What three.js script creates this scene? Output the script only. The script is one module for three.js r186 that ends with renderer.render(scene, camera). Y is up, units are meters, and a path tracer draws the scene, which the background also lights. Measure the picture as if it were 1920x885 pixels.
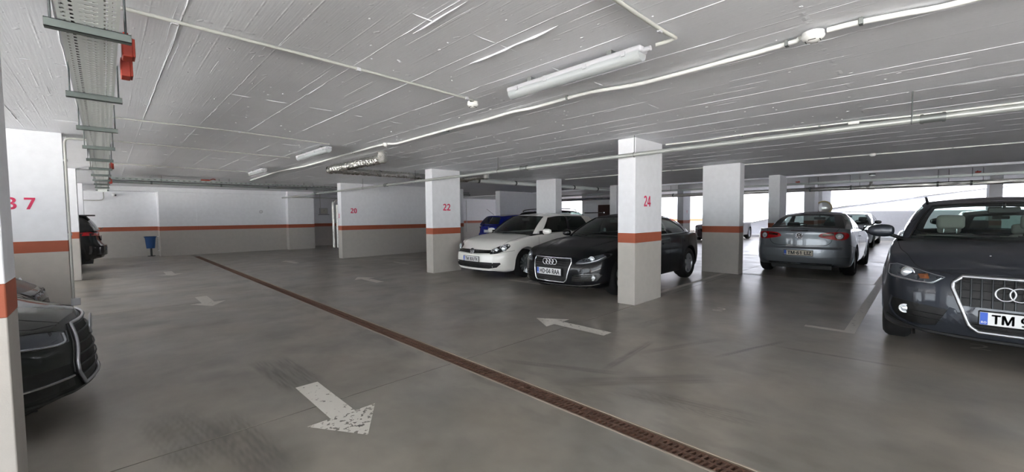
import * as THREE from 'three';
import { mergeGeometries, mergeVertices, toCreasedNormals } from 'three/addons/utils/BufferGeometryUtils.js';
import { RoundedBoxGeometry } from 'three/addons/geometries/RoundedBoxGeometry.js';
import { TessellateModifier } from 'three/addons/modifiers/TessellateModifier.js';
import { FontLoader } from 'three/addons/loaders/FontLoader.js';
import { createNoise2D } from 'simplex-noise';

// ---------------------------------------------------------------- camera, sky, exposure
const renderer = new THREE.WebGLRenderer({ antialias: true });
renderer.toneMapping = THREE.LinearToneMapping;
renderer.toneMappingExposure = 4.75;
renderer.shadowMap.enabled = true;
const scene = new THREE.Scene();
scene.background = new THREE.Color(0.86, 0.935, 1.0);          // even overcast sky
scene.backgroundIntensity = 1.6;
const camera = new THREE.PerspectiveCamera(59.84, 1920 / 885, 0.05, 200);
camera.position.set(0, 1.36, 0);
{
  const yaw = 0.781075, pitch = 0.0482723, roll = -0.00858677;
  const f = new THREE.Vector3(Math.sin(yaw) * Math.cos(pitch), -Math.sin(pitch), -Math.cos(yaw) * Math.cos(pitch));
  const r = new THREE.Vector3(Math.cos(yaw), 0, Math.sin(yaw)), u = new THREE.Vector3().crossVectors(r, f);
  const r2 = r.clone().multiplyScalar(Math.cos(roll)).addScaledVector(u, Math.sin(roll));
  const u2 = u.clone().multiplyScalar(Math.cos(roll)).addScaledVector(r, -Math.sin(roll));
  camera.quaternion.setFromRotationMatrix(new THREE.Matrix4().makeBasis(r2, u2, f.clone().negate()));
}
scene.add(camera);
const sun = new THREE.DirectionalLight(0xf8f9ff, 23);          // high sun on the ground outside; the slab shades the garage
sun.position.set(-9, 40, 17); sun.castShadow = true; sun.shadow.mapSize.set(2048, 2048);
Object.assign(sun.shadow.camera, { left: -40, right: 40, top: 40, bottom: -40, near: 1, far: 120 });
scene.add(sun, sun.target);

// ---------------------------------------------------------------- helpers
const V = (x, y, z) => new THREE.Vector3(x, y, z);
let seed = 12345;
const rnd = () => { seed = (seed * 1664525 + 1013904223) >>> 0; return seed / 4294967296; };
const rr = (a, b) => a + (b - a) * rnd();
const n2 = createNoise2D(rnd), n2b = createNoise2D(rnd);
const clamp = (v, a = 0, b = 1) => Math.min(b, Math.max(a, v));
const sstep = (a, b, v) => { const t = clamp((v - a) / (b - a)); return t * t * (3 - 2 * t); };
const lerp = (a, b, t) => a + (b - a) * t;
const taken = {};
const numbered = (n) => { const k = taken[n] = (taken[n] ?? -1) + 1; return k ? `${n}_${String(k).padStart(3, '0')}` : n; };
function finish(o) { o.castShadow = o.receiveShadow = true; return o; }
function obj(name, geo, mat, parent = scene) {
  const g = Array.isArray(geo) ? merge(geo) : geo;
  const m = finish(new THREE.Mesh(g, mat));
  m.name = parent === scene ? numbered(name) : name;
  parent.add(m); return m;
}
function merge(list) {
  const l = list.map((g) => { let k = g.index ? g.toNonIndexed() : g.clone(); for (const a of Object.keys(k.attributes)) if (!['position', 'normal', 'uv'].includes(a)) k.deleteAttribute(a);
    if (!k.attributes.uv) k.setAttribute('uv', new THREE.BufferAttribute(new Float32Array(k.attributes.position.count * 2), 2));
    if (!k.attributes.normal) k.computeVertexNormals(); return k; });
  return l.length === 1 ? l[0] : mergeGeometries(l);
}
function tag(o, label, category, group, kind) { if (label) o.userData.label = label; if (category) o.userData.category = category; if (group) o.userData.group = group; if (kind) o.userData.kind = kind; return o; }
function thing(name, label, category, pos = [0, 0, 0], turn = 0, group) {
  const o = new THREE.Group(); o.name = numbered(name); o.position.set(...pos); o.rotation.y = turn; scene.add(o);
  return tag(o, label, category, group);
}
const box = (x0, x1, y0, y1, z0, z1) => new THREE.BoxGeometry(x1 - x0, y1 - y0, z1 - z0).translate((x0 + x1) / 2, (y0 + y1) / 2, (z0 + z1) / 2);
const rbox = (w, h, d, x, y, z, r = 0.01, s = 2) => new RoundedBoxGeometry(w, h, d, s, Math.min(r, w / 2.01, h / 2.01, d / 2.01)).translate(x, y, z);
const cyl = (r, h, x, y, z, axis = 'y', seg = 16, r2 = r) => { const g = new THREE.CylinderGeometry(r2, r, h, seg); if (axis === 'x') g.rotateZ(-Math.PI / 2); if (axis === 'z') g.rotateX(Math.PI / 2); return g.translate(x, y, z); };
const rod = (a, b, r, seg = 10) => { const d = V(...b).sub(V(...a)), l = d.length(); const g = new THREE.CylinderGeometry(r, r, l, seg); g.applyQuaternion(new THREE.Quaternion().setFromUnitVectors(V(0, 1, 0), d.normalize())); return g.translate((a[0] + b[0]) / 2, (a[1] + b[1]) / 2, (a[2] + b[2]) / 2); };
const tube = (pts, r, n = 40, seg = 8, closed = false, type = 'catmullrom', ten = 0.5) => new THREE.TubeGeometry(new THREE.CatmullRomCurve3(pts.map((p) => p.isVector3 ? p : V(...p)), closed, type, ten), n, r, seg, closed);
function worldUV(g, sx, sy, ox = 0, oy = 0) {       // uv in metres from position, by the main direction of each face
  const p = g.attributes.position, n = g.attributes.normal, uv = new Float32Array(p.count * 2);
  for (let i = 0; i < p.count; i++) {
    const ax = Math.abs(n.getX(i)), ay = Math.abs(n.getY(i)), az = Math.abs(n.getZ(i));
    let u, v; if (ay >= ax && ay >= az) { u = p.getX(i); v = p.getZ(i); } else if (ax >= az) { u = p.getZ(i); v = p.getY(i); } else { u = p.getX(i); v = p.getY(i); }
    uv[2 * i] = (u - ox) / sx; uv[2 * i + 1] = (v - oy) / sy;
  }
  g.setAttribute('uv', new THREE.BufferAttribute(uv, 2)); return g;
}
function floatTex(w, h, fn, srgb, wrap = THREE.RepeatWrapping) {
  const d = new Float32Array(w * h * 4);
  for (let y = 0, k = 0; y < h; y++) for (let x = 0; x < w; x++, k += 4) { const c = fn(x, y); d[k] = clamp(c[0]); d[k + 1] = clamp(c[1]); d[k + 2] = clamp(c[2]); d[k + 3] = 1; }
  const t = new THREE.DataTexture(d, w, h, THREE.RGBAFormat, THREE.FloatType); t.magFilter = THREE.LinearFilter; t.wrapS = t.wrapT = wrap; if (srgb) t.colorSpace = THREE.SRGBColorSpace; t.needsUpdate = true; return t;
}
function dataTex(w, h, fn, srgb, wrap = THREE.RepeatWrapping) {
  const d = new Uint8Array(w * h * 4);
  for (let y = 0, k = 0; y < h; y++) for (let x = 0; x < w; x++, k += 4) { const c = fn(x, y); if (typeof c === 'number') { d[k] = d[k + 1] = d[k + 2] = clamp(c) * 255; } else { d[k] = clamp(c[0]) * 255; d[k + 1] = clamp(c[1]) * 255; d[k + 2] = clamp(c[2]) * 255; } d[k + 3] = 255; }
  const t = new THREE.DataTexture(d, w, h); t.magFilter = THREE.LinearFilter; t.minFilter = THREE.LinearMipmapLinearFilter; t.wrapS = t.wrapT = wrap; if (srgb) t.colorSpace = THREE.SRGBColorSpace; t.needsUpdate = true; return t;
}
const std = (o) => new THREE.MeshStandardMaterial(o), phy = (o) => new THREE.MeshPhysicalMaterial(o);
const font = await new FontLoader().loadAsync('fonts/droid/droid_sans_bold.typeface.json');
const fontR = await new FontLoader().loadAsync('fonts/droid/droid_sans_regular.typeface.json');
function textGeo(t, size, f = font) { const g = new THREE.ShapeGeometry(f.generateShapes(t, size)); g.computeBoundingBox(); return g.translate(-(g.boundingBox.min.x + g.boundingBox.max.x) / 2, -(g.boundingBox.min.y + g.boundingBox.max.y) / 2, 0); }
// monotone cubic through control points
function curve(pts) {
  const n = pts.length, X = pts.map((p) => p[0]), Y = pts.map((p) => p[1]), d = [], m = new Array(n).fill(0);
  for (let i = 0; i < n - 1; i++) d[i] = (Y[i + 1] - Y[i]) / (X[i + 1] - X[i]);
  m[0] = d[0] ?? 0; m[n - 1] = d[n - 2] ?? 0;
  for (let i = 1; i < n - 1; i++) m[i] = d[i - 1] * d[i] <= 0 ? 0 : 2 * d[i - 1] * d[i] / (d[i - 1] + d[i]);
  return (x) => {
    if (x <= X[0]) return Y[0]; if (x >= X[n - 1]) return Y[n - 1];
    let i = 0; while (x > X[i + 1]) i++;
    const h = X[i + 1] - X[i], t = (x - X[i]) / h, t2 = t * t, t3 = t2 * t;
    return (2 * t3 - 3 * t2 + 1) * Y[i] + (t3 - 2 * t2 + t) * h * m[i] + (-2 * t3 + 3 * t2) * Y[i + 1] + (t3 - t2) * h * m[i + 1];
  };
}
const fbm = (x, y, o = 4, f = n2) => { let s = 0, a = 0.5; for (let i = 0; i < o; i++) { s += a * f(x, y); x = x * 2.03 + 17.1; y = y * 2.03 - 9.7; a *= 0.5; } return s; };

// ================================================================ SETTING
const H = 2.51;                                   // clear height
const BAND0 = 0.94, BAND1 = 1.09;                 // terracotta band
// ---- materials
const plaster = dataTex(512, 512, (x, y) => { const v = 0.5 + 0.5 * fbm(x / 22, y / 22, 3) ; const f = rnd(); return clamp(v * 0.5 + f * 0.5); });
const tone = dataTex(512, 512, (x, y) => { const v = 0.97 + 0.02 * fbm(x / 90, y / 90, 4) + 0.012 * (rnd() - 0.5); return [v, v, v]; }, true, THREE.MirroredRepeatWrapping);
const wallWhite = std({ color: 0xeaebef, roughness: 0.75, map: tone, bumpMap: plaster, bumpScale: 0.0005 });
const wallLow = std({ color: 0xbab5ae, roughness: 0.7, map: tone, bumpMap: plaster, bumpScale: 0.0005 });
const wallBand = std({ color: 0xa5553a, roughness: 0.65, map: tone, bumpMap: plaster, bumpScale: 0.001 });
const darkPaint = std({ color: 0x77706a, roughness: 0.7 });
const concrete = std({ color: 0x9a958f, roughness: 0.8 });
// floor: polished concrete, mottled, with tyre marks and stains where the photograph shows them
const FX0 = -8, FX1 = 14, FZ0 = -22, FZ1 = 0.0 + 6, FS = 28;
const tyreMarks = [ // x, z, dx, dz, width, strength
  [1.0, -3.95, 0.05, 1.0, 0.10, 0.35], [1.16, -3.95, 0.05, 1.0, 0.10, 0.3], [0.55, -2.9, 0.1, 1.0, 0.16, 0.28], [0.3, -3.2, 0.15, 1.0, 0.2, 0.22],
  [3.6, -2.0, 1, -0.08, 0.05, 0.3], [4.6, -1.2, 1, 0.35, 0.03, 0.35], [4.9, -0.55, 0.1, 1, 0.03, 0.35], [3.1, -1.6, 1, 0.9, 0.12, 0.25], [2.9, -1.2, 0.2, 1, 0.15, 0.22],
  [4.2, -1.75, 1, 0.4, 0.06, 0.2], [2.85, -2.3, 0.5, 1, 0.06, 0.25], [3.7, -4.9, 0.6, 1, 0.2, 0.12], [5.0, -2.4, 1, 0.1, 0.1, 0.15],
];
const floorMap = floatTex(2048, 2048, (px, py) => {
  const x = FX0 + (px + 0.5) / 2048 * FS, z = FZ0 + (py + 0.5) / 2048 * FS;
  let v = 0.545 + 0.05 * fbm(x * 0.35, z * 0.35, 3) + 0.045 * fbm(x * 1.1 + 40, z * 0.9, 4, n2b) + 0.02 * fbm(x * 6, z * 5, 3) + 0.004 * (rnd() - 0.5);
  const st = sstep(0.0, 0.55, fbm(x * 0.8 + 9, z * 0.9 - 4, 3, n2b)); v -= 0.06 * st;
  const lt = sstep(0.0, 0.55, fbm(x * 0.55 - 19, z * 0.7 + 14, 3)); v += 0.03 * lt;
  for (const [mx, mz, dx, dz, w, s] of tyreMarks) {
    const l = Math.hypot(dx, dz), ux = dx / l, uz = dz / l, ax = x - mx, az = z - mz, al = ax * ux + az * uz, ac = -ax * uz + az * ux;
    if (Math.abs(al) < l * 0.6 && Math.abs(ac) < w) v *= 1 - s * (1 - sstep(w * 0.4, w, Math.abs(ac))) * (1 - sstep(l * 0.25, l * 0.6, Math.abs(al))) * (0.6 + 0.45 * n2(al * 1.5, ac * 45));
  }
  
  const dr = Math.abs(x - 2.32); if (dr < 0.7) v -= 0.05 * (1 - sstep(0.1, 0.6, dr)) * sstep(-0.1, 0.35, fbm(x * 3.5, z * 1.4, 4, n2b));
  const w = 0.012 * fbm(x * 0.6 + 5, z * 0.6, 3);
  return [v * 1.025 + w, v * 0.987, v * 0.925 - w];
}, true, THREE.MirroredRepeatWrapping);
const floorRough = floatTex(1024, 1024, (x, y) => { const v = Math.max(0.285, 0.325 + 0.07 * fbm(x / 150, y / 120, 4)); return [v, v, v]; }, false, THREE.MirroredRepeatWrapping);
floorRough.repeat.set(5, 5);
const floorMat = std({ color: 0xffffff, map: floorMap, roughness: 1, roughnessMap: floorRough });
// ceiling: board-marked concrete painted white, boards run along z
const PW = 0.513, CT = 12 * PW, boards = [], strong = [];
for (let p = 0; p < 12; p++) { let x = p * PW; boards.push(x); strong.push(1); for (let k = 0; k < 4; k++) { x += rr(0.085, 0.118); boards.push(x); strong.push(0); } } boards.push(CT); strong.push(1);
const ceilBump = dataTex(2048, 2048, (px, py) => {
  const x = (px + 0.5) / 2048 * CT, z = (py + 0.5) / 2048 * CT;
  let i = Math.floor(x / PW) * 5; while (i < boards.length - 2 && x >= boards[i + 1]) i++;
  const dl = x - boards[i], dr = boards[i + 1] - x, d = Math.min(dl, dr), j = dl < dr ? i : i + 1;
  let v = 0.3 + ((i * 7919) % 13) / 13 * 0.06 + 0.022 * n2(x * 60, z * 1.5 + i * 7) + 0.012 * n2b(x * 150, z * 5);
  if (d < 0.0065) v += (1 - d / 0.0065) * (strong[j] ? 0.5 : 0.26 * sstep(0.0, 0.5, n2(j * 3.1, z * 0.8))) * (0.55 + 0.45 * n2(z * 11, j));
  const zc = Math.abs(((z + 0.9) % 2.462) - 1.2); if (zc < 0.02) v += (1 - zc / 0.02) * 0.4 * sstep(0.05, 0.6, n2b(x * 8, z * 5));
  const sp = n2b(x * 13, z * 8); if (sp > 0.84) v += (sp - 0.84) * 1.6;
  return v;
});
const ceilMat = std({ color: 0xeeeff4, roughness: 0.6, bumpMap: ceilBump, bumpScale: 0.007, map: tone });

// ---- floor slabs (saw-cut joints and the drain are real gaps)
const floor = new THREE.Group(); floor.name = 'floor'; tag(floor, 'polished grey concrete floor with tyre marks', 'floor', null, 'structure'); scene.add(floor);
const XD0 = 2.235, XD1 = 2.395;
const floorUV = (g) => worldUV(g, FS, FS, FX0, FZ0);
const slab = (x0, x1, z0, z1) => obj('slab', floorUV(box(x0, x1, -0.14, 0, z0, z1)), floorMat, floor);
const zs = [-22, -13.35, -8.3, -3.06, 9];
for (let i = 0; i < zs.length - 1; i++) { const a = zs[i] + 0.004, b = zs[i + 1] - 0.004;
  slab(-8, XD0, a, b); slab(XD1, 10.26, a, b); slab(10.266, 21.4, a, b); slab(21.406, 30, a, b); }
const sealant = std({ color: 0x2b2825, roughness: 0.9 });
for (const z of zs.slice(1, -1)) for (const [a, b] of [[-8, XD0], [XD1, 27.2]]) obj('joint_sealant', box(a, b, -0.02, -0.002, z - 0.004, z + 0.004), sealant, floor);
obj('subfloor', box(-8, 30, -0.3, -0.14, -22, 9), concrete, floor);
// ---- ceiling slab with formwork ridges
const ceiling = new THREE.Group(); ceiling.name = 'ceiling'; tag(ceiling, 'white painted board-marked concrete ceiling', 'ceiling', null, 'structure'); scene.add(ceiling);
obj('ceiling_slab', worldUV(box(-8, 27.45, H, H + 0.3, -22, 9), CT, CT, 0.36, 0.4), ceilMat, ceiling);
{
  const ridge = (x, z0, z1, w, hgt) => { const n = Math.max(3, Math.round((z1 - z0) / 0.1)), pos = [], idx = [];
    for (let i = 0; i <= n; i++) { const z = lerp(z0, z1, i / n), e = i === 0 || i === n ? 0.1 : 1, hh = hgt * e * (0.45 + 0.55 * Math.abs(n2(x * 7, z * 3))), xx = x + 0.004 * n2b(x, z * 2), ww = w * (0.6 + 0.6 * Math.abs(n2(z * 4, x)));
      pos.push(xx - ww, H + 0.002, z, xx - ww * 0.2, H - hh, z, xx + ww * 0.3, H - hh * 0.9, z, xx + ww, H + 0.002, z); }
    for (let i = 0; i < n; i++) for (let k = 0; k < 3; k++) { const a = i * 4 + k, b = a + 4; idx.push(a, a + 1, b, b, a + 1, b + 1); }
    const g = new THREE.BufferGeometry(); g.setAttribute('position', new THREE.Float32BufferAttribute(pos, 3)); g.setIndex(idx); g.computeVertexNormals(); return g; };
  const rg = [];
  for (let k = -2; k < 19; k++) { const x = 0.36 + k * PW; let z = 2 - rr(0, 1); while (z > -19.4) { const l = rr(0.25, 1.6); if (rnd() < 0.8) rg.push(ridge(x + rr(-0.002, 0.002), z - l, z, 0.0022, rr(0.002, 0.0055))); z -= l + rr(0.0, 0.12); } }
  for (let i = 0; i < 160; i++) { const x = rr(-0.5, 8), z = rr(-10, 1.5); rg.push(ridge(x, z - rr(0.1, 0.9), z, 0.0018, rr(0.0012, 0.003))); }
  rg.push(ridge(2.0, -2.45, -1.6, 0.006, 0.016), ridge(1.42, -2.3, -1.75, 0.005, 0.012));
  for (const zc of [-2.06, -4.56, -7.06, -9.56, -12.06]) for (let x = -0.4; x < 9; x += rr(0.1, 0.5)) if (rnd() < 0.6) { const g = ridge(0, 0, rr(0.05, 0.3), 0.004, rr(0.003, 0.008)); g.translate(0, 0, 0).rotateY(Math.PI / 2); rg.push(g.translate(x, 0, zc + rr(-0.02, 0.02))); }
  for (let i = 0; i < 380; i++) { const g = new THREE.IcosahedronGeometry(rr(0.003, 0.008), 0).scale(rr(0.8, 2), 0.8, rr(0.8, 3)); rg.push(g.translate(rr(-0.3, 7), H, rr(-8, 1.5))); }
  const m = obj('formwork_ridges', rg, ceilMat, ceiling); m.userData.kind = 'stuff';
}
// shallow downstand over the last row of parking, where the ceiling changes
obj('downstand_beam', worldUV(box(14.9, 15.25, H - 0.05, H, -22, 9), CT, CT), ceilMat, ceiling);

// ---- painted walls and columns: white above, terracotta band, beige below
function banded(parent, x0, x1, z0, z1, top = H, parts = ['upper_paint', 'painted_band', 'lower_paint'], bottom = 0) {
  obj(parts[0], worldUV(box(x0, x1, BAND1, top, z0, z1), 1, 1), wallWhite, parent);
  obj(parts[1], worldUV(box(x0 - 0.0008, x1 + 0.0008, BAND0, BAND1, z0 - 0.0008, z1 + 0.0008), 1, 1), wallBand, parent);
  obj(parts[2], worldUV(box(x0, x1, bottom, BAND0, z0, z1), 1, 1), wallLow, parent);
}
function wall(name, label) { const g = new THREE.Group(); g.name = name; scene.add(g); return tag(g, label, 'wall', null, 'structure'); }
{
  const w = wall('wall_back', 'white back wall with terracotta band and beige lower half');
  banded(w, 1.4, 5.6, -19.9, -19.6); banded(w, -7.9, 1.4, -20.6, -20.3); banded(w, 1.4, 1.6, -20.3, -19.9);
  banded(w, 2.5, 5.6, -19.6, -19.585);
  banded(w, 5.6, 6.66, -19.9, -19.28);
  banded(w, 6.66, 30, -21.2, -20.9);
  banded(w, 6.5, 6.66, -20.9, -19.9);
  obj('downstand_beam', worldUV(box(-7.9, 6.66, 2.36, H, -20.3, -19.5), 1, 1), wallWhite, w);
}
{ // left side: parapet with wide openings to daylight between piers
  const w = wall('wall_left', 'white outer wall with wide openings to daylight');
  obj('parapet', worldUV(box(-7.2, -6.95, 0, 0.35, -21, 9), 1, 1), wallLow, w);
  obj('lintel', worldUV(box(-7.2, -6.95, 2.42, H, -21, 9), 1, 1), wallWhite, w);
  for (const z of [-20.8, -18.85, -13.53, -8.23, -2.93, 2.37, 8.4]) banded(w, -7.2, -6.95, z - 0.2, z + 0.2);
}
{
  const w = wall('wall_front', 'white wall of the garage entrance side');
  banded(w, 3.2, 30, 8.2, 8.45); banded(w, -7.2, -5.8, 8.2, 8.45);
  obj('lintel', worldUV(box(-5.8, 3.2, 2.42, H, 8.2, 8.45), 1, 1), wallWhite, w);
}
{
  const w = wall('wall_right', 'bright white outer wall with a sloping ramp coping');
  obj('upper_paint', worldUV(box(28, 28.3, 0, 5.2, -9.5, 9), 1, 1), wallWhite, w);
  banded(w, 28, 28.3, -22, -9.5, 5.2);
  // ramp parapet sloping up along the wall, with its coping
  const sh = new THREE.Shape([[-9.2, 0.0], [9, 0], [9, 3.25], [1.16, 2.33], [-3.59, 1.66], [-7.92, 0.75], [-9.2, 0.45]].map((p) => new THREE.Vector2(-p[0], p[1])));
  obj('ramp_parapet', worldUV(new THREE.ExtrudeGeometry(sh, { depth: 0.2, bevelEnabled: false }).rotateY(Math.PI / 2).translate(27.75, 0, 0), 1, 1), wallWhite, w);
  obj('coping', tube([[27.74, 0.45, -9.2], [27.74, 0.75, -7.92], [27.74, 1.66, -3.59], [27.74, 2.33, 1.16], [27.74, 3.25, 9]], 0.022, 60, 6), concrete, w);
  obj('kerb', box(27.3, 27.75, 0, 0.16, -22, 9), wallWhite, w);
}
// ground outside the openings
tag(obj('ground', box(-60, 60, -0.5, -0.31, -60, 60), std({ color: 0xa9a59e, roughness: 0.9 })), 'pale concrete ground outside the garage', 'ground', null, 'structure');
{ const o = obj('forecourt', [box(-20, -8, -0.31, -0.02, -22, 20), box(-8, 30, -0.31, -0.02, 9, 20)], std({ color: 0xc9c5bc, roughness: 0.9 })); tag(o, 'pale concrete forecourt outside the openings', 'forecourt', null, 'structure'); }

// ---- columns
const red = std({ color: 0xd0305a, roughness: 0.6, side: THREE.DoubleSide });
function column(x0, x1, z0, z1, label, group) {
  const c = thing('column', label, 'column', [(x0 + x1) / 2, 0, (z0 + z1) / 2], 0, group), w = (x1 - x0) / 2, d = (z1 - z0) / 2;
  const b = (y0, y1, m, n, e = 0) => obj(n, worldUV(rbox(2 * w + e, y1 - y0, 2 * d + e, 0, (y0 + y1) / 2, 0, 0.006, 1), 1, 1), m, c);
  b(BAND1 - 0.004, H, wallWhite, 'upper_paint'); b(BAND0, BAND1, wallBand, 'painted_band', 0.0016); b(0, BAND0 + 0.004, wallLow, 'lower_paint');
  return c;
}
function number(c, txt, dx, y, dz, size = 0.165) { const g = textGeo(txt, size).scale(0.92, 1, 1).translate(dx, y, dz + 0.0025); const m = obj('number', g, red, c); m.userData.label = `painted number ${txt.trim()}`; return m; }
const GZ = [-3.05, -8.33, -13.66];
{
  const c24 = column(5.61, 6.48, -3.34, -3.05, 'white column painted with number 24 beside the black sedan'); number(c24, '24', -0.06, 1.575, 0.145, 0.165).geometry.scale(1, 1, 1);
  const c22 = column(5.58, 6.42, -8.62, -8.33, 'white column painted with number 22 beside the white hatchback'); number(c22, '22', 0.0, 1.595, 0.145);
  const c20 = column(5.58, 10.7, -13.95, -13.66, 'long white wall pier painted with number 20'); number(c20, '20', -2.14, 1.59, 0.145);
  { const g = textGeo('3', 0.13).rotateY(-Math.PI / 2).translate(-2.562, 1.42, -0.04); obj('number', g, red, c20).userData.label = 'small painted number on the pier end'; }
  column(10.13, 10.43, -3.76, -2.95, 'wide white column standing behind the black sedan and silver coupe');
  column(9.95, 10.25, -8.9, -8.1, 'wide white column rising behind the white hatchback roof');
  column(14.2, 15.05, -3.35, -3.06, 'white column beyond the silver coupe and its left tail lamp');
  column(13.9, 14.7, -8.63, -8.34, 'white column seen over the black sedan roof');
  column(12.78, 16.2, -13.95, -13.66, 'white wall pier behind the blue hatchback');
  const cd = column(20.0, 20.85, -8.62, -8.32, 'distant column seen between column 24 and the wide white column'); number(cd, '1', 0, 1.5, 0.15, 0.16);
  column(19.6, 20.4, -3.4, -3.06, 'distant grey column behind the silver coupe roof');
  column(21.2, 23.5, -3.36, -3.06, 'bright white pier carrying the round traffic mirror');
  column(20.0, 20.9, 1.4, 1.68, 'distant column rising above the grey SUV roof');
  const dp = column(20.0, 20.3, -14.3, -11.4, 'distant wall pier with a dark brown doorway');
  obj('door_leaf', rbox(0.05, 1.95, 0.75, -0.16, 0.98, 0.06, 0.01), std({ color: 0x3a1f19, roughness: 0.6 }), dp);
  // left row
  const lx = -0.36, gl = null;
  column(-1.2, -0.315, -3.07, -2.78, 'near white column with band in front of the dark sedan nose', gl);
  const c37 = column(-1.25, lx, -8.38, -8.08, 'white column painted with number 37 behind the dark sedan', gl); number(c37, '3 7', 0.055, 1.575, 0.15, 0.15);
  column(-1.3, -0.42, -13.7, -13.4, 'narrow white column between number 37 and the dark SUV', gl);
  column(-1.3, -0.46, -19.0, -18.7, 'white column at the back beyond the dark SUV tail', gl);
}
// small concrete base block beside column 37 where the conduit ends

// ================================================================ DRAIN, FLOOR PAINT, SERVICES
const rust = dataTex(256, 256, (x, y) => { const v = 0.5 + 0.5 * fbm(x / 20, y / 20, 4); return [0.3 + 0.16 * v, 0.235 + 0.09 * v, 0.2 + 0.06 * v]; }, true);
const rustMat = std({ color: 0xffffff, map: rust, roughness: 0.85, metalness: 0.1 });
const steel = std({ color: 0x8d918f, metalness: 0.75, roughness: 0.42 }), galv = std({ color: 0xdfe3e1, metalness: 0.25, roughness: 0.4 }), pipeMat = std({ color: 0xb4b7b3, metalness: 0.45, roughness: 0.35 }), darkSteel = std({ color: 0x5b5f60, metalness: 0.7, roughness: 0.5 });
const barSteel = std({ color: 0x626a67, metalness: 0.35, roughness: 0.45 });
const whitePlastic = std({ color: 0xe9e9e6, roughness: 0.45 }), greyPlastic = std({ color: 0xb9b9bd, roughness: 0.5 }), cableGrey = std({ color: 0xb4b4ae, roughness: 0.6 }), cableDark = std({ color: 0x3c3d3c, roughness: 0.6 }), orange = std({ color: 0x9c2c17, roughness: 0.5 });
const foilBump = dataTex(256, 256, (x, y) => 0.5 + 0.5 * fbm(x / 16, y / 16, 3)); const foil = std({ color: 0xd0cfca, metalness: 0.95, roughness: 0.2, bumpMap: foilBump, bumpScale: 0.012 });
const rectShape = (x0, x1, y0, y1) => new THREE.Shape([new THREE.Vector2(x0, y0), new THREE.Vector2(x1, y0), new THREE.Vector2(x1, y1), new THREE.Vector2(x0, y1)]);
const holePath = (pts) => new THREE.Path(pts.map((p) => new THREE.Vector2(...p)));
{
  const d = thing('floor_drain', 'rusty slotted channel drain running along the aisle floor', 'drain');
  obj('channel', [box(XD0, XD0 + 0.012, -0.13, -0.002, -18.6, 4), box(XD1 - 0.012, XD1, -0.13, -0.002, -18.6, 4), box(XD0, XD1, -0.139, -0.12, -18.6, 4)], std({ color: 0x6a5d51, roughness: 0.95 }), d);
  obj('channel_end', box(XD0, XD1, -0.139, 0, -19.585, -18.6), concrete, d);
  for (const x of [XD0 - 0.012, XD1 - 0.002]) obj('edge_rail', rbox(0.014, 0.012, 22.6, x + 0.007, -0.003, -7.3, 0.002, 1), std({ color: 0x9c9184, roughness: 0.7 }), d);
  const sh = rectShape(-0.066, 0.066, 0, 0.498), np = 14;
  for (let i = 0; i < np; i++) for (const [c, ph] of [[-0.034, 0], [0.03, 0.5]]) { const z = 0.014 + (i + ph) / np * 0.482; if (z > 0.475) continue; const sl = 0.009; sh.holes.push(holePath([[c - 0.024, z - sl - 0.002], [c + 0.024, z + sl - 0.008], [c + 0.024, z + sl + 0.011], [c - 0.024, z + sl + 0.001]])); }
  const gg = new THREE.ExtrudeGeometry(sh, { depth: 0.018, bevelEnabled: false }).rotateX(Math.PI / 2).translate(0, 0.0, 0); worldUV(gg, 0.5, 0.5);
  for (let z = -18.6; z < 3.9; z += 0.5) { const m = obj('grate', gg, rustMat, d); m.position.set((XD0 + XD1) / 2, -0.003, z); m.name = 'grate'; }
}
// ---- floor paint
const wornTex = (() => { const t = dataTex(512, 512, (x, y) => { const v = fbm(x / 38, y / 38, 5) + 0.25 * fbm(x / 7, y / 7, 2); return v > 0.26 ? 0 : 1; }, false); return t; })();
const wornLight = dataTex(512, 512, (x, y) => { const v = fbm(x / 60, y / 60, 5) + 0.2 * fbm(x / 5, y / 5, 2); return v > 0.47 ? 0 : 1; }, false);
const roadWhite = std({ color: 0xd9d5cd, roughness: 0.6, alphaMap: wornLight, alphaTest: 0.5 }), roadWorn = std({ color: 0xd9d5cd, roughness: 0.6, alphaMap: wornTex, alphaTest: 0.5 }), roadFaint = std({ color: 0xd0ccc4, roughness: 0.55, alphaMap: wornLight, alphaTest: 0.5 });
const flat = (pts, lift = 0.0015) => { const g = new THREE.ShapeGeometry(new THREE.Shape(pts.map(([x, z]) => new THREE.Vector2(x, -z)))).rotateX(-Math.PI / 2).translate(0, lift, 0); return worldUV(g, 0.9, 0.9); };
function arrow(x, zTip, dir, label, mats = [roadWhite, roadWhite]) { const a = thing('floor_arrow', label, 'arrow marking', [x, 0, zTip], 0, 'painted lane arrows');
  obj('arrow_head', flat([[0, 0], [0.235, -0.38 * dir], [-0.235, -0.38 * dir]]), mats[1], a); obj('arrow_shaft', flat([[-0.085, -0.38 * dir], [0.085, -0.38 * dir], [0.085, -1.1 * dir], [-0.085, -1.1 * dir]]), mats[0], a); return a; }
arrow(1.115, -2.42, 1, 'worn white floor arrow crossed by the saw-cut joint', [roadWhite, roadWorn]);
arrow(4.04, -3.63, -1, 'white floor arrow beside the drain in front of column 24');
arrow(4.05, -9.12, -1, 'white floor arrow on the lane beside column 22');
arrow(1.14, -7.8, 1, 'faded floor arrow on the lane beside column 37', [roadFaint, roadFaint]);
arrow(1.1, -12.75, 1, 'small faded floor arrow near the back wall', [roadFaint, roadFaint]);
arrow(4.05, -14.4, -1, 'faint floor arrow on the lane by pier 20', [roadFaint, roadFaint]);
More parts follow.
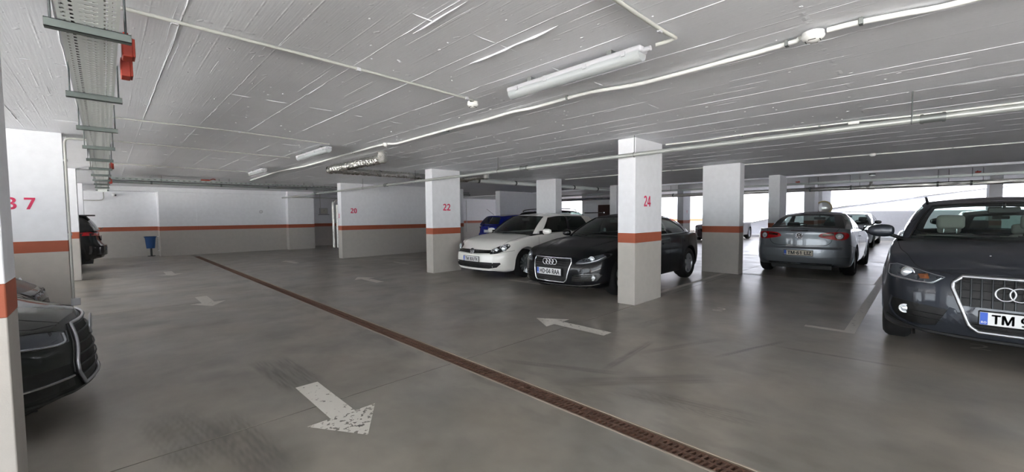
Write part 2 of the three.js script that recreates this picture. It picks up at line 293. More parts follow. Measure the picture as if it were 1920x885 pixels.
{
  const ln = (label, pts) => { const m = obj('bay_line', pts.map((p) => flat(p)), roadFaint); return tag(m, label, 'line marking', 'painted parking bay lines'); };
  const R = (x0, x1, z0, z1) => [[x0, z0], [x1, z0], [x1, z1], [x0, z1]];
  ln('painted bay line running from column 24 to the wide column', [R(6.5, 10.1, -3.3, -3.2)]);
  ln('painted T line between the grey SUV and silver coupe bays', [R(5.95, 10.3, -0.63, -0.53), R(5.95, 6.05, -1.0, -0.63)]);
  ln('painted T line between the white hatchback and black sedan', [R(6.05, 10.2, -5.85, -5.75), R(6.05, 6.15, -6.25, -5.85), R(6.05, 6.15, -5.75, -5.35)]);
  ln('painted line across the floor behind the silver coupe', [R(10.3, 10.38, -2.9, 5)]);
  ln('painted bay line on the floor beside the silver coupe', [R(10.38, 15.2, -0.66, -0.56)]);
  ln('painted line along the far aisle edge', [R(15.1, 15.2, -12, 6)]);
  ln('painted bay line on the floor before pier 20', [R(6.2, 10.2, -11.0, -10.9), R(6.15, 6.25, -11.4, -10.5)]);
  for (const [x, z, l] of [[6.2, -2.04, 'painted floor numeral 2 in the empty bay beside column 24'], [6.22, 0.42, 'painted floor numeral 2 under the grey SUV bumper']]) { const m = obj('floor_numeral', worldUV(textGeo('2', 0.22, fontR).rotateX(-Math.PI / 2).rotateY(-Math.PI / 2).translate(x, 0.0016, z), 0.9, 0.9), roadWhite); tag(m, l, 'number marking', 'painted bay numerals'); }
}
// ---- perforated cable tray over the left edge of the aisle
const traySec = (() => { const w = 0.1, l = 1.478, sh = rectShape(-w, w, 0, l); for (let i = 0; i < 29; i++) { const z = 0.02 + i * 0.05; for (const [c, hw, hz] of [[-0.08, 0.007, 0.012], [-0.055, 0.008, 0.014], [0, 0.03, 0.006], [0.055, 0.008, 0.014], [0.08, 0.007, 0.012]]) sh.holes.push(holePath([[c - hw, z - hz * 0.5], [c - hw * 0.5, z - hz], [c + hw * 0.5, z - hz], [c + hw, z - hz * 0.5], [c + hw, z + hz * 0.5], [c + hw * 0.5, z + hz], [c - hw * 0.5, z + hz], [c - hw, z + hz * 0.5]])); }
  const base = new THREE.ExtrudeGeometry(sh, { depth: 0.0015, bevelEnabled: false }).rotateX(Math.PI / 2);
  const side = rectShape(0, l, 0, 0.06); for (let i = 0; i < 29; i++) { const z = 0.025 + i * 0.05; side.holes.push(holePath([[z - 0.014, 0.025], [z + 0.014, 0.025], [z + 0.014, 0.036], [z - 0.014, 0.036]])); }
  const sg = new THREE.ExtrudeGeometry(side, { depth: 0.0015, bevelEnabled: false }).rotateY(Math.PI / 2).translate(0, 0, 0).scale(1, 1, 1);
  const s1 = sg.clone().translate(-w, 0, 0), s2 = sg.clone().translate(w - 0.0015, 0, 0); for (const s of [s1, s2]) { s.computeBoundingBox(); s.translate(0, 0, -s.boundingBox.max.z); }
  return merge([base.clone().translate(0, 0, -l), s1, s2, box(-w, -w + 0.012, 0.058, 0.06, -l, 0), box(w - 0.012, w, 0.058, 0.06, -l, 0)]); })();
traySec.computeBoundingBox(); { const b = traySec.boundingBox; traySec.translate(0, 0, -b.max.z); }
{
  const t = thing('cable_tray', 'galvanised perforated cable tray hung under the ceiling beside column 37', 'cable tray'), y0 = 2.272, xc = -0.015;
  for (let k = -2; k < 11; k++) { const z = -1.33 - 1.48 * k + 0.0; const m = obj('tray_section', traySec, galv, t); m.position.set(xc, y0, z); }
  for (let k = 0; k < 12; k++) { const z = -1.33 - 1.483 * k; const b = obj('support_bar', [box(xc - 0.145, xc + 0.145, 2.23, 2.233, z - 0.02, z + 0.02), box(xc - 0.145, xc + 0.145, 2.23, 2.27, z - 0.02, z - 0.017), box(xc - 0.145, xc + 0.145, 2.23, 2.27, z + 0.017, z + 0.02), box(xc - 0.145, xc + 0.145, 2.267, 2.27, z - 0.02, z - 0.009), box(xc - 0.145, xc + 0.145, 2.267, 2.27, z + 0.009, z + 0.02)], barSteel, t); for (const x of [-0.125, 0.125]) obj('hanger_rod', cyl(0.005, H - 2.24, xc + x, (H + 2.24) / 2, z, 'y', 8), darkSteel, b); }
  obj('end_plate', box(xc - 0.1, xc + 0.1, 2.2, 2.34, -17.62, -17.6), galv, t);
}
for (let i = 0; i < 7; i++) { const x = -0.09 + i * 0.024, m = obj('tray_cable', tube([...Array(14)].map((_, k) => [x + 0.01 * n2(3, k * 0.7), 2.284 + 0.002 * (i % 2), 1.0 - k * 1.4]), 0.0085 + 0.002 * (i % 2), 80, 6), i % 3 === 1 ? cableDark : cableGrey); tag(m, 'power cable lying in the perforated cable tray', 'cable', 'cables in the ceiling tray'); }
for (const [z, y, l] of [[-3.22, 2.325, 'upper red junction box on the side of the cable tray'], [-3.52, 2.29, 'lower red junction box on the side of the cable tray'], [-10.8, 2.36, 'small red junction box far along the cable tray'], [-13.55, 2.26, 'red junction box near the tray end by the dark SUV']]) { const b = thing('junction_box', l, 'junction box', [0.105, y, z]); obj('box_body', rbox(0.045, 0.11, 0.11, 0.023, 0, 0, 0.006), orange, b); obj('box_lid', rbox(0.012, 0.1, 0.1, 0.05, 0, 0, 0.004), orange, b); obj('cable_gland', cyl(0.012, 0.04, 0.02, 0.07, 0, 'y', 10), orange, b); }
// ---- sprinkler main
{
  const p = thing('sprinkler_pipe', 'long galvanised pipe running under the ceiling past columns 24 and 22', 'pipe'), X = 5.48, y = 2.235;
  obj('pipe_run', cyl(0.031, 23, X, y, -8.7, 'z', 20), pipeMat, p);
  for (const z of [0.02, -5.2, -10.4, -15.6]) obj('coupling', [cyl(0.04, 0.17, X, y, z, 'z', 20), cyl(0.045, 0.02, X, y, z - 0.07, 'z', 20), cyl(0.045, 0.02, X, y, z + 0.07, 'z', 20)], steel, p);
  for (const z of [-0.12, -3.0, -5.9, -8.9, -11.8, -14.8]) { const c = obj('pipe_clamp', new THREE.TorusGeometry(0.034, 0.005, 8, 24).translate(X, y, z), steel, p); obj('hanger_rod', cyl(0.005, H - y - 0.03, X, (H + y + 0.03) / 2, z, 'y', 8), darkSteel, c); }
  obj('branch_pipe', [cyl(0.024, 2.6, X + 1.3, y - 0.02, -18.3, 'x', 14)], pipeMat, p);
}
// ---- surface conduits and detectors
const conduit = (label, pts, r, n = 60, mat = whitePlastic, clips = []) => { const c = thing('conduit', label, 'conduit'); obj('conduit_run', tube(pts, r, n, 8, false, 'catmullrom', 0.4), mat, c); for (const q of clips) obj('clip', rbox(r * 3.2, Math.min(r * 2.5, 0.036), 0.022, q[0], q[1] - 0.001, q[2], 0.004, 1), mat === whitePlastic ? steel : greyPlastic, c); return c; };
const wav = [[3.1, -14.06], [3.02, -11.1], [3.14, -9.52], [3.1, -7.52], [3.08, -6.23], [3.2, -5.68], [3.19, -4.86], [3.18, -4.14], [3.2, -3.7], [3.17, -3.18], [3.2, -2.89], [3.18, -2.44], [3.19, -2.17], [3.3, -1.76], [3.3, -1.31], [3.28, -0.93], [3.24, -0.63], [3.22, -0.57], [3.22, -0.49], [3.2, -0.32], [3.26, -0.11], [3.31, 0.14], [3.35, 1.5]];
{ const W3 = wav.map(([x, z], i) => [x, 2.483 + 0.003 * Math.sin(i), z]); const c = thing('conduit', 'long wavy white conduit along the ceiling with smoke detectors', 'conduit');
  const cut = (a, b) => W3.filter((p) => p[2] > a && p[2] < b); const runs = [[...cut(-15, -5.97), [3.11, 2.486, -5.95]], [[3.13, 2.486, -5.84], ...cut(-5.8, -0.61), [3.215, 2.487, -0.6]], [[3.205, 2.487, -0.46], ...cut(-0.45, 2)]];
  for (const r of runs) obj('conduit_run', tube(r, 0.0165, r.length * 11, 8, false, 'catmullrom', 0.4), whitePlastic, c);
  for (const q of [[3.18, -2.44], [3.2, -4.4], [3.2, -0.3], [3.25, -0.68], [3.1, -7]]) obj('clip', rbox(0.045, 0.038, 0.022, q[0], 2.484, q[1], 0.004, 1), steel, c); }
conduit('ceiling conduit crossing from the cable tray to the near detector', [[0.1, 2.49, -3.06], [1.4, 2.492, -3.08], [2.52, 2.49, -3.13], [2.58, 2.488, -3.16]], 0.011, 60, cableGrey, [[0.33, 2.49, -3.07], [1.42, 2.49, -3.08], [2.5, 2.49, -3.12]]);
conduit('thin ceiling conduit feeding the second tube lamp', [[0.1, 2.495, -6.4], [1.3, 2.495, -6.38], [2.5, 2.49, -6.5]], 0.008, 40, cableGrey, [[1.3, 2.492, -6.38], [0.3, 2.492, -6.4]]);
conduit('thin ceiling conduit crossing beyond the second tube lamp', [[0.1, 2.495, -8.3], [2.5, 2.49, -8.42]], 0.008, 20, cableGrey, [[1.3, 2.492, -8.36]]);
conduit('thin ceiling conduit feeding the far tube lamp', [[0.1, 2.495, -11.6], [2.5, 2.49, -11.6]], 0.009, 20, cableGrey, [[1.3, 2.492, -11.6]]);
conduit('ceiling conduit curving into the near tube lamp', [[0.1, 2.492, -1.18], [1.9, 2.492, -1.18], [2.5, 2.49, -1.17], [2.62, 2.485, -1.15], [2.63, 2.48, -1.2], [2.59, 2.465, -1.27]], 0.012, 60, cableGrey, [[2.45, 2.487, -1.175], [1.2, 2.487, -1.18]]);
conduit('ceiling cable run above the galvanised pipe with a junction box', [[6.5, 2.495, -3.0], [6.55, 2.492, -2.4], [6.52, 2.495, -1.8], [6.6, 2.49, -1.0], [6.62, 2.49, -0.64], [6.75, 2.492, -0.1], [6.85, 2.495, 2]], 0.011, 60, whitePlastic, [[6.6, 2.49, -1.0], [6.56, 2.49, -1.9]]);
conduit('long thin conduit on the ceiling over the silver coupe bay', [[10.3, 2.495, -8], [10.32, 2.492, -4.87], [10.59, 2.492, -0.73], [10.75, 2.492, 2.5]], 0.011, 60, whitePlastic, [[10.33, 2.49, -4.6], [10.4, 2.49, -3.1], [10.5, 2.49, -1.4], [10.62, 2.49, 0.3]]);
{ const c = conduit('wall conduit running down the edge of column 37', [[0.0, 2.44, -8.04], [-0.2, 2.445, -8.04], [-0.3, 2.44, -8.04], [-0.335, 2.4, -8.04], [-0.338, 2.2, -8.04], [-0.338, 1.2, -8.04], [-0.338, 0.3, -8.04]], 0.013, 80, cableGrey, [[-0.338, 2.15, -8.05], [-0.338, 1.17, -8.05]]); obj('end_socket', rbox(0.09, 0.1, 0.07, -0.32, 0.26, -8.04, 0.01), greyPlastic, c); }
conduit('pair of grey conduits turning down on the back wall by the tray end', [[-0.9, 2.03, -20.25], [-0.2, 2.03, -20.25], [-0.05, 2.05, -20.24], [0.0, 2.12, -20.2], [0.0, 2.3, -19.9]], 0.014, 50, cableGrey);
conduit('thin white conduit down the far wall behind the blue hatchback', [[16.6, 2.4, -20.88], [16.6, 0.4, -20.88]], 0.015, 10, whitePlastic);
function detector(x, y, z, label, R = 0.055) { const d = thing('smoke_detector', label, 'smoke detector', [x, y, z]); obj('detector_base', cyl(R * 0.95, 0.02, 0, 0.012, 0, 'y', 28), whitePlastic, d); obj('detector_dome', new THREE.LatheGeometry([[0, -0.038], [R * 0.45, -0.036], [R * 0.62, -0.026], [R * 0.9, -0.016], [R, -0.004], [R * 0.97, 0.004]].map((p) => new THREE.Vector2(...p)), 28), whitePlastic, d); obj('vent_slot', [0, 1, 2, 3].map((k) => box(-R * 0.32, R * 0.32, -0.0325, -0.0285, R * 0.58, R * 0.64).rotateY(k * Math.PI / 2)), cableDark, d); return d; }
detector(3.2, 2.472, -0.53, 'large round smoke detector on the wavy conduit near the tube lamp', 0.062);
detector(2.64, 2.475, -3.2, 'small smoke detector at the end of the cross conduit', 0.055);
detector(3.12, 2.48, -5.9, 'small round detector on the wavy conduit before the foil duct', 0.04);
detector(10.52, 2.48, -0.75, 'distant detector on the conduit over the coupe bay', 0.05);
{ const b = thing('ceiling_junction_box', 'small white junction box on the cable above the galvanised pipe', 'junction box', [6.62, 2.478, -0.66]); obj('box_body', rbox(0.07, 0.03, 0.11, 0, 0, 0, 0.01), whitePlastic, b); obj('box_lid', rbox(0.06, 0.008, 0.1, 0, -0.018, 0, 0.004), whitePlastic, b); }
// ---- tube lamps (switched off)
function tubeLamp(x, z0, z1, label) { const l = thing('tube_lamp', label, 'lamp', [x, 2.43, (z0 + z1) / 2], 0, 'ceiling tube lamps'), L = z1 - z0;
  obj('housing', rbox(0.11, 0.045, L, 0, 0.025, 0, 0.018, 3), greyPlastic, l);
  const sh = new THREE.Shape(); sh.moveTo(-0.052, 0.01); sh.quadraticCurveTo(-0.05, -0.045, 0, -0.048); sh.quadraticCurveTo(0.05, -0.045, 0.052, 0.01); sh.lineTo(-0.052, 0.01);
  obj('diffuser', new THREE.ExtrudeGeometry(sh, { depth: L - 0.03, bevelEnabled: false, curveSegments: 10 }).translate(0, 0, -L / 2 + 0.015), phy({ color: 0xdfe3e4, roughness: 0.12, transmission: 0.55, thickness: 0 }), l);
  for (const s of [-0.022, 0.022]) obj('tube', cyl(0.013, L - 0.1, s, -0.008, 0, 'z', 14), std({ color: 0xf2f2ee, roughness: 0.3 }), l);
  for (const s of [-0.4, -0.15, 0.15, 0.4]) for (const e of [-1, 1]) obj('clip', rbox(0.012, 0.03, 0.03, e * 0.056, 0.012, s * L, 0.003, 1), greyPlastic, l);
  for (const s of [-0.3, 0.3]) obj('mount', box(-0.03, 0.03, 0.045, 0.08, s * L - 0.02, s * L + 0.02), steel, l);
  obj('cable_gland', cyl(0.016, 0.05, 0, 0.02, L / 2 + 0.02, 'z', 12), greyPlastic, l); return l; }
tubeLamp(2.575, -2.6, -1.34, 'unlit tube lamp on the ceiling nearest the wavy conduit detector');
tubeLamp(2.53, -8.0, -6.6, 'unlit tube lamp on the ceiling before the foil wrapped duct');
tubeLamp(2.56, -11.6, -10.34, 'unlit tube lamp on the ceiling nearest the back wall');
// ---- ventilation ducts
{
  const d = thing('foil_duct', 'foil wrapped duct turning along the ceiling behind column 22', 'duct');
  const wob = (pts, r, n) => { const g = tube(pts, r, n, 14, false, 'catmullrom', 0.15), p = g.attributes.position, nn = g.attributes.normal; for (let i = 0; i < p.count; i++) { const k = 0.011 * n2(p.getX(i) * 14 + p.getY(i) * 17, p.getZ(i) * 14) + 0.004 * n2b(p.getX(i) * 40, p.getZ(i) * 40 + p.getY(i) * 30); p.setXYZ(i, p.getX(i) + nn.getX(i) * k, p.getY(i) + nn.getY(i) * k, p.getZ(i) + nn.getZ(i) * k); } g.computeVertexNormals(); return g; };
  obj('wrapped_stub', wob([[3.5, 2.43, -6.72], [3.5, 2.4, -6.8], [3.5, 2.385, -6.95], [3.48, 2.39, -7.8], [3.45, 2.385, -8.8], [3.46, 2.38, -8.98]], 0.08, 150), foil, d);
  obj('wrapped_stub', wob([[6.95, 2.4, -7.9], [6.98, 2.39, -8.05], [7.0, 2.39, -8.4], [7.05, 2.385, -8.95]], 0.07, 40), foil, d);
  obj('duct_run', wob([[3.4, 2.38, -9.0], [5, 2.38, -9.0], [7.2, 2.38, -9.0]], 0.066, 200), foil, d);
  obj('duct_run', [cyl(0.062, 7.4, 10.8, 2.38, -9.02, 'x', 20)], galv, d);
  for (const [x, z, r] of [[3.5, -6.74, 0.085], [6.95, -7.92, 0.075]]) obj('wrapped_elbow', wob([[x, 2.34, z], [x, 2.4, z], [x, 2.46, z], [x, 2.505, z]], r, 16), foil, d), obj('elbow_heel', new THREE.SphereGeometry(r, 18, 12).scale(1, 0.7, 1).translate(x, 2.36, z), foil, d);
  for (const x of [4.6, 6.2, 7.6, 9.1, 10.6, 12.1, 13.6]) obj('duct_band', [cyl(0.072, 0.05, x, 2.38, -9.01, 'x', 20)], darkSteel, d);
  obj('side_pipe', [cyl(0.02, 11, 9, 2.45, -9.15, 'x', 12)], galv, d);
}
function serviceRun(label, axis, a, b, at, yTray, yPipe, rPipe, pm, rods) {        // tray with a pipe below it
  const t = thing('service_tray', label, 'cable tray'), c = (a + b) / 2, l = b - a;
  const B = (y0, y1, o0, o1, s0 = a, s1 = b) => axis === 'x' ? box(s0, s1, y0, y1, at + o0, at + o1) : box(at + o0, at + o1, y0, y1, s0, s1);
  obj('tray_base', B(yTray, yTray + 0.004, -0.1, 0.1), steel, t); for (const o of [-0.1, 0.097]) obj('tray_side', B(yTray, yTray + 0.065, o, o + 0.003), steel, t);
  const slots = []; for (let s = a + 0.1; s < b; s += 0.12) slots.push(B(yTray + 0.025, yTray + 0.04, 0.0995, 0.1012, s, s + 0.05)); obj('side_slots', slots, cableDark, t).userData.kind = 'stuff';
  obj('tray_cables', [cyl(0.018, l, axis === 'x' ? c : at - 0.04, yTray + 0.03, axis === 'x' ? at - 0.04 : c, axis, 8), cyl(0.014, l, axis === 'x' ? c : at + 0.02, yTray + 0.055, axis === 'x' ? at + 0.02 : c, axis, 8)], cableDark, t).userData.kind = 'stuff';
  const P = thing('service_pipe', label.replace(/^.*?tray/, rPipe > 0.05 ? 'foil wrapped pipe under the tray' : 'steel pipe under the tray'), 'pipe');
  obj('pipe_run', cyl(rPipe, l, axis === 'x' ? c : at + 0.125, yPipe, axis === 'x' ? at + 0.125 : c, axis, 16), pm, P);
  for (const s of rods) { const x = axis === 'x' ? s : at, z = axis === 'x' ? at : s; obj('hanger_rod', [cyl(0.006, H - yTray, x + (axis === 'x' ? 0 : -0.11), (H + yTray) / 2, z + (axis === 'x' ? -0.11 : 0), 'y', 6)], darkSteel, t); obj('pipe_clamp', cyl(rPipe * 1.15, 0.04, axis === 'x' ? s : at + 0.125, yPipe, axis === 'x' ? at + 0.125 : s, axis, 16), darkSteel, P); obj('hanger_rod', cyl(0.005, H - yPipe - rPipe, axis === 'x' ? s + 0.2 : at + 0.125, (H + yPipe + rPipe) / 2, axis === 'x' ? at + 0.125 : s + 0.2, 'y', 6), darkSteel, P); }
}
serviceRun('galvanised tray crossing the aisle before the back wall', 'x', 0.13, 11.5, -14.35, 2.36, 2.305, 0.032, steel, [0.9, 2.4, 3.6, 4.7, 6.5, 8.5]);
serviceRun('galvanised tray along the far aisle beyond the silver coupe', 'z', -16, 7, 15.75, 2.27, 2.12, 0.062, foil, [-9, -7, -5, -3.6, -2.6, -1.6, 0.2, 0.8, 2.5]);
for (const [x, y, z, l] of [[2.05, 2.44, -14.3, 'red connector on the tray before the back wall'], [15.72, 2.37, 0.9, 'red connector on the far aisle tray above the grey SUV'], [15.72, 2.36, -2.9, 'small red connector on the far tray beside the hanger']]) { const b = obj('tray_connector', rbox(0.2, 0.035, 0.1, x, y + 0.005, z, 0.014), orange, scene.getObjectByName(x < 10 ? 'service_tray' : 'service_tray_001')); b.userData.label = l; obj('connector_lead', tube([[0.1, 0, 0], [0.18, 0.04, 0], [0.24, 0.02, 0]].map((q) => [q[0] + x, q[1] + y + 0.005, q[2] + z]), 0.012, 12, 6), orange, b); }
{ const s = scene.getObjectByName('service_pipe_001'); const tb = obj('tee_body', new THREE.SphereGeometry(0.1, 18, 12).scale(1, 0.8, 1.5).translate(15.88, 2.12, -1.15), foil, s); obj('tee_collar', cyl(0.04, 0.14, 15.9, 2.2, -1.15, 'y', 16), foil, tb); }
{ const s = thing('extract_fan', 'small extract fan box hung above the far aisle tray', 'vent', [15.45, 2.42, -1.1]); obj('vent_body', cyl(0.07, 0.1, 0, 0.02, 0, 'y', 18), darkSteel, s); obj('vent_band', cyl(0.074, 0.03, 0, 0.0, 0, 'y', 18), galv, s); }
// ---- things by the back wall
{ const b = thing('waste_bin', 'blue waste bin on a post against the back wall', 'bin', [1.15, 0, -20.05]);
  const blue = std({ color: 0x1f4c86, roughness: 0.5 }); obj('bin_post', [cyl(0.03, 0.62, 0.02, 0.31, -0.02, 'y', 12), cyl(0.11, 0.02, 0.02, 0.01, -0.02, 'y', 18)], M0('dark'), b);
  const sh = new THREE.CylinderGeometry(0.21, 0.16, 0.42, 4, 1).rotateY(Math.PI / 4).scale(1, 1, 0.8).translate(0, 0.51, 0.08); obj('bin_body', sh, blue, b); obj('bin_rim', rbox(0.34, 0.035, 0.28, 0, 0.715, 0.08, 0.012), blue, b); obj('bin_opening', rbox(0.27, 0.012, 0.21, 0, 0.732, 0.08, 0.004), M0('dark'), b); }
{ const c = thing('security_camera', 'small white dome camera high on the back wall', 'camera', [0.24, 2.26, -20.25]); obj('camera_arm', rbox(0.06, 0.06, 0.06, 0, 0, -0.02, 0.01), whitePlastic, c); obj('camera_dome', new THREE.SphereGeometry(0.06, 18, 12).translate(0.03, -0.03, 0.04), whitePlastic, c); obj('camera_lens', new THREE.SphereGeometry(0.032, 14, 10).translate(0.055, -0.04, 0.075), M0('dark'), c); }
{ const v = thing('wall_vent', 'small round vent on the back wall above the band', 'vent', [4.65, 1.64, -19.58]); obj('vent_ring', new THREE.TorusGeometry(0.055, 0.012, 8, 28), greyPlastic, v); obj('vent_grille', [-0.03, -0.01, 0.01, 0.03].map((y) => box(-0.05, 0.05, y - 0.004, y + 0.004, -0.004, 0.004)), cableGrey, v); }
{ const v = thing('wall_grille', 'narrow white grille low on the recess side of the back wall', 'grille', [1.385, 0.46, -20.08]); obj('grille_frame', box(-0.01, 0.005, -0.28, 0.28, -0.12, 0.12), whitePlastic, v); for (let k = 0; k < 9; k++) obj('grille_slat', box(-0.016, -0.008, -0.24 + k * 0.055, -0.215 + k * 0.055, -0.1, 0.1), cableDark, v); }
{ const e = thing('electrical_box', 'grey electrical box on the dark recessed wall', 'electrical box', [7.65, 1.69, -20.86]); obj('box_body', rbox(0.38, 0.3, 0.1, 0, 0, 0, 0.01), greyPlastic, e); obj('box_door', rbox(0.32, 0.24, 0.02, 0, 0, 0.055, 0.006), std({ color: 0xc9c7be, roughness: 0.5 }), e); obj('box_lock', cyl(0.015, 0.012, 0, 0.02, 0.07, 'z', 12), cableDark, e); obj('feed_conduit', cyl(0.012, 0.7, -0.15, 0.5, 0, 'y', 10), cableGrey, e); obj('box_shelf', box(-0.24, 0.24, -0.19, -0.16, -0.04, 0.1), steel, e); }
{ const p = thing('foil_riser', 'shiny foil wrapped riser pipe at the end of pier 20', 'pipe', [7.45, 0, -19.0]); obj('riser_pipe', [cyl(0.055, 1.95, -0.06, 0.975, 0, 'y', 18)], foil, p); obj('riser_pipe', cyl(0.045, 1.95, 0.1, 0.975, 0.02, 'y', 18), foil, p); obj('riser_elbow', tube([[-0.06, 1.93, 0], [-0.05, 2.05, 0], [0.05, 2.15, 0], [0.3, 2.18, 0]], 0.055, 24, 14), foil, p); }
{ const m = thing('traffic_mirror', 'round convex traffic mirror on the bright white pier', 'mirror', [20.98, 1.59, -2.97]); obj('mirror_dome', new THREE.SphereGeometry(0.5, 24, 12, 0, Math.PI * 2, 0, 0.55).rotateX(Math.PI / 2).rotateY(-1.4).translate(0.43, 0, -0.07), std({ color: 0xf2f4f0, metalness: 0.8, roughness: 0.25 }), m); obj('mirror_rim', new THREE.TorusGeometry(0.27, 0.025, 10, 36).rotateY(-1.4).translate(0.0, 0, 0), std({ color: 0xc9b98a, roughness: 0.5 }), m); obj('mirror_bracket', rod([0.02, 0, -0.1], [0.3, -0.1, -0.12], 0.02), darkSteel, m); }
{ const m = obj('wall_lettering', textGeo('A5', 0.5).rotateY(-Math.PI / 2).translate(27.995, 1.75, -19.5), red); tag(m, 'pink painted letters on the far bright wall', 'lettering'); }
function M0() { return cableDark; }

// ================================================================ CAR KIT  (local axes: x = back from the front bumper, y up, z across)
const paint = (c, o = {}) => phy({ color: c, roughness: 0.4, metalness: 0, specularIntensity: 0.3, clearcoat: 1, clearcoatRoughness: 0.04, side: THREE.DoubleSide, ...o });
const M = {
  rubber: std({ color: 0x1b1b1c, roughness: 0.85 }), alloy: std({ color: 0xb9bcc0, metalness: 0.85, roughness: 0.28 }), alloyDark: std({ color: 0x85888c, metalness: 0.85, roughness: 0.3 }),
  black: std({ color: 0x0b0b0c, roughness: 0.5, side: THREE.DoubleSide }), gloss: phy({ color: 0x060607, roughness: 0.15, clearcoat: 1, side: THREE.DoubleSide }), chrome: std({ color: 0xd9dadd, metalness: 1, roughness: 0.12, side: THREE.DoubleSide }),
  satin: std({ color: 0xb7b9bd, metalness: 0.9, roughness: 0.3, side: THREE.DoubleSide }), glass: phy({ color: 0xd7e4df, roughness: 0.02, transmission: 1, thickness: 0, ior: 1.5, side: THREE.DoubleSide }),
  tint: phy({ color: 0x4a5450, roughness: 0.03, transmission: 1, thickness: 0, ior: 1.5, side: THREE.DoubleSide }), clear: phy({ color: 0xf4f7f8, roughness: 0.02, transmission: 1, thickness: 0, ior: 1.45, side: THREE.DoubleSide }),
  lampBase: std({ color: 0x5b5f66, metalness: 0.7, roughness: 0.3, side: THREE.DoubleSide }), lampDark: std({ color: 0x17181a, metalness: 0.2, roughness: 0.3, side: THREE.DoubleSide }), lens: phy({ color: 0xe8eef2, metalness: 0.6, roughness: 0.06, clearcoat: 1 }),
  amber: phy({ color: 0x8a4a1c, roughness: 0.2, clearcoat: 1, side: THREE.DoubleSide }), redLamp: phy({ color: 0xa80d14, roughness: 0.12, clearcoat: 1, side: THREE.DoubleSide }), darkRed: phy({ color: 0x4a060a, roughness: 0.12, clearcoat: 1, side: THREE.DoubleSide }),
  barGrey: std({ color: 0x3a3d40, metalness: 0.5, roughness: 0.4 }), trim: std({ color: 0x151617, roughness: 0.6, side: THREE.DoubleSide }), seam: std({ color: 0x070708, roughness: 0.9, side: THREE.DoubleSide }), cloth: std({ color: 0x2a2b2d, roughness: 0.95 }), clothGrey: std({ color: 0xa6a29c, roughness: 0.9 }), cabin: std({ color: 0x1a1b1c, roughness: 0.9, side: THREE.DoubleSide }),
  plateWhite: std({ color: 0xe9eaea, roughness: 0.4 }), plateBlue: std({ color: 0x3a62c8, roughness: 0.4 }), plateInk: std({ color: 0x202124, roughness: 0.5, side: THREE.DoubleSide }), mirrorGlass: std({ color: 0xdfe4e6, metalness: 1, roughness: 0.03 }),
};
const tess = new TessellateModifier(0.06, 5);
function gridGeo(rows, skip) {               // rows[i][j] = Vector3
  const n = rows.length, m = rows[0].length, pos = [], idx = [];
  for (const r of rows) for (const p of r) pos.push(p.x, p.y, p.z);
  for (let i = 0; i < n - 1; i++) for (let j = 0; j < m - 1; j++) { if (skip && skip(i, j)) continue; const a = i * m + j, b = a + 1, c = a + m, d = c + 1; idx.push(a, c, b, b, c, d); }
  const g = new THREE.BufferGeometry(); g.setAttribute('position', new THREE.Float32BufferAttribute(pos, 3)); g.setIndex(idx); return g;
}
const mirrorZ = (g) => { const k = g.index ? g.toNonIndexed() : g.clone(), p = k.attributes.position; for (let i = 0; i < p.count; i++) p.setZ(i, -p.getZ(i));
  for (let i = 0; i < p.count; i += 3) for (const a of Object.values(k.attributes)) for (let c = 0; c < a.itemSize; c++) { const t = a.array[(i + 1) * a.itemSize + c]; a.array[(i + 1) * a.itemSize + c] = a.array[(i + 2) * a.itemSize + c]; a.array[(i + 2) * a.itemSize + c] = t; }
  if (k.attributes.normal) k.computeVertexNormals(); return k; };
const creased = (g, a = 0.6) => { const k = toCreasedNormals(mergeVertices(stripped(g), 1e-4), a); return k; };
const stripped = (g) => { const k = g.clone(); for (const a of Object.keys(k.attributes)) if (a !== 'position') k.deleteAttribute(a); return k; };
const both = (g) => merge([g, mirrorZ(g)]);
// a simple ray grid: triangles binned in the plane across one axis
function caster(geo, axis) {
  const p = (geo.index ? geo.toNonIndexed() : geo).attributes.position.array, [u, v] = [[2, 1, 0], [0, 2, 1], [0, 1, 2]][axis], S = 0.05, bins = new Map();
  const key = (a, b) => a * 4096 + b;
  for (let t = 0; t < p.length; t += 9) {
    const us = [p[t + u], p[t + 3 + u], p[t + 6 + u]], vs = [p[t + v], p[t + 3 + v], p[t + 6 + v]];
    for (let a = Math.floor(Math.min(...us) / S); a <= Math.floor(Math.max(...us) / S); a++) for (let b = Math.floor(Math.min(...vs) / S); b <= Math.floor(Math.max(...vs) / S); b++) { const k = key(a + 1000, b + 1000); if (!bins.has(k)) bins.set(k, []); bins.get(k).push(t); }
  }
  return (a, b, sign) => {                    // outermost hit seen from the -sign side... sign -1: smallest value, +1: largest
    let best = null; const l = bins.get(key(Math.floor(a / S) + 1000, Math.floor(b / S) + 1000)); if (!l) return null;
    for (const t of l) {
      const x1 = p[t + u], y1 = p[t + v], x2 = p[t + 3 + u], y2 = p[t + 3 + v], x3 = p[t + 6 + u], y3 = p[t + 6 + v], d = (y2 - y3) * (x1 - x3) + (x3 - x2) * (y1 - y3);
      if (Math.abs(d) < 1e-12) continue;
      const l1 = ((y2 - y3) * (a - x3) + (x3 - x2) * (b - y3)) / d, l2 = ((y3 - y1) * (a - x3) + (x1 - x3) * (b - y3)) / d, l3 = 1 - l1 - l2;
      if (l1 < -1e-4 || l2 < -1e-4 || l3 < -1e-4) continue;
      const w = l1 * p[t + axis] + l2 * p[t + 3 + axis] + l3 * p[t + 6 + axis];
      if (best === null || (sign < 0 ? w < best : w > best)) best = w;
    }
    return best;
  };
}
function smoothLoop(pts, n = 6) { const c = new THREE.CatmullRomCurve3(pts.map((p) => V(p[0], p[1], 0)), true, 'catmullrom', 0.5); return c.getPoints(pts.length * n).slice(0, -1).map((p) => [p.x, p.y]); }

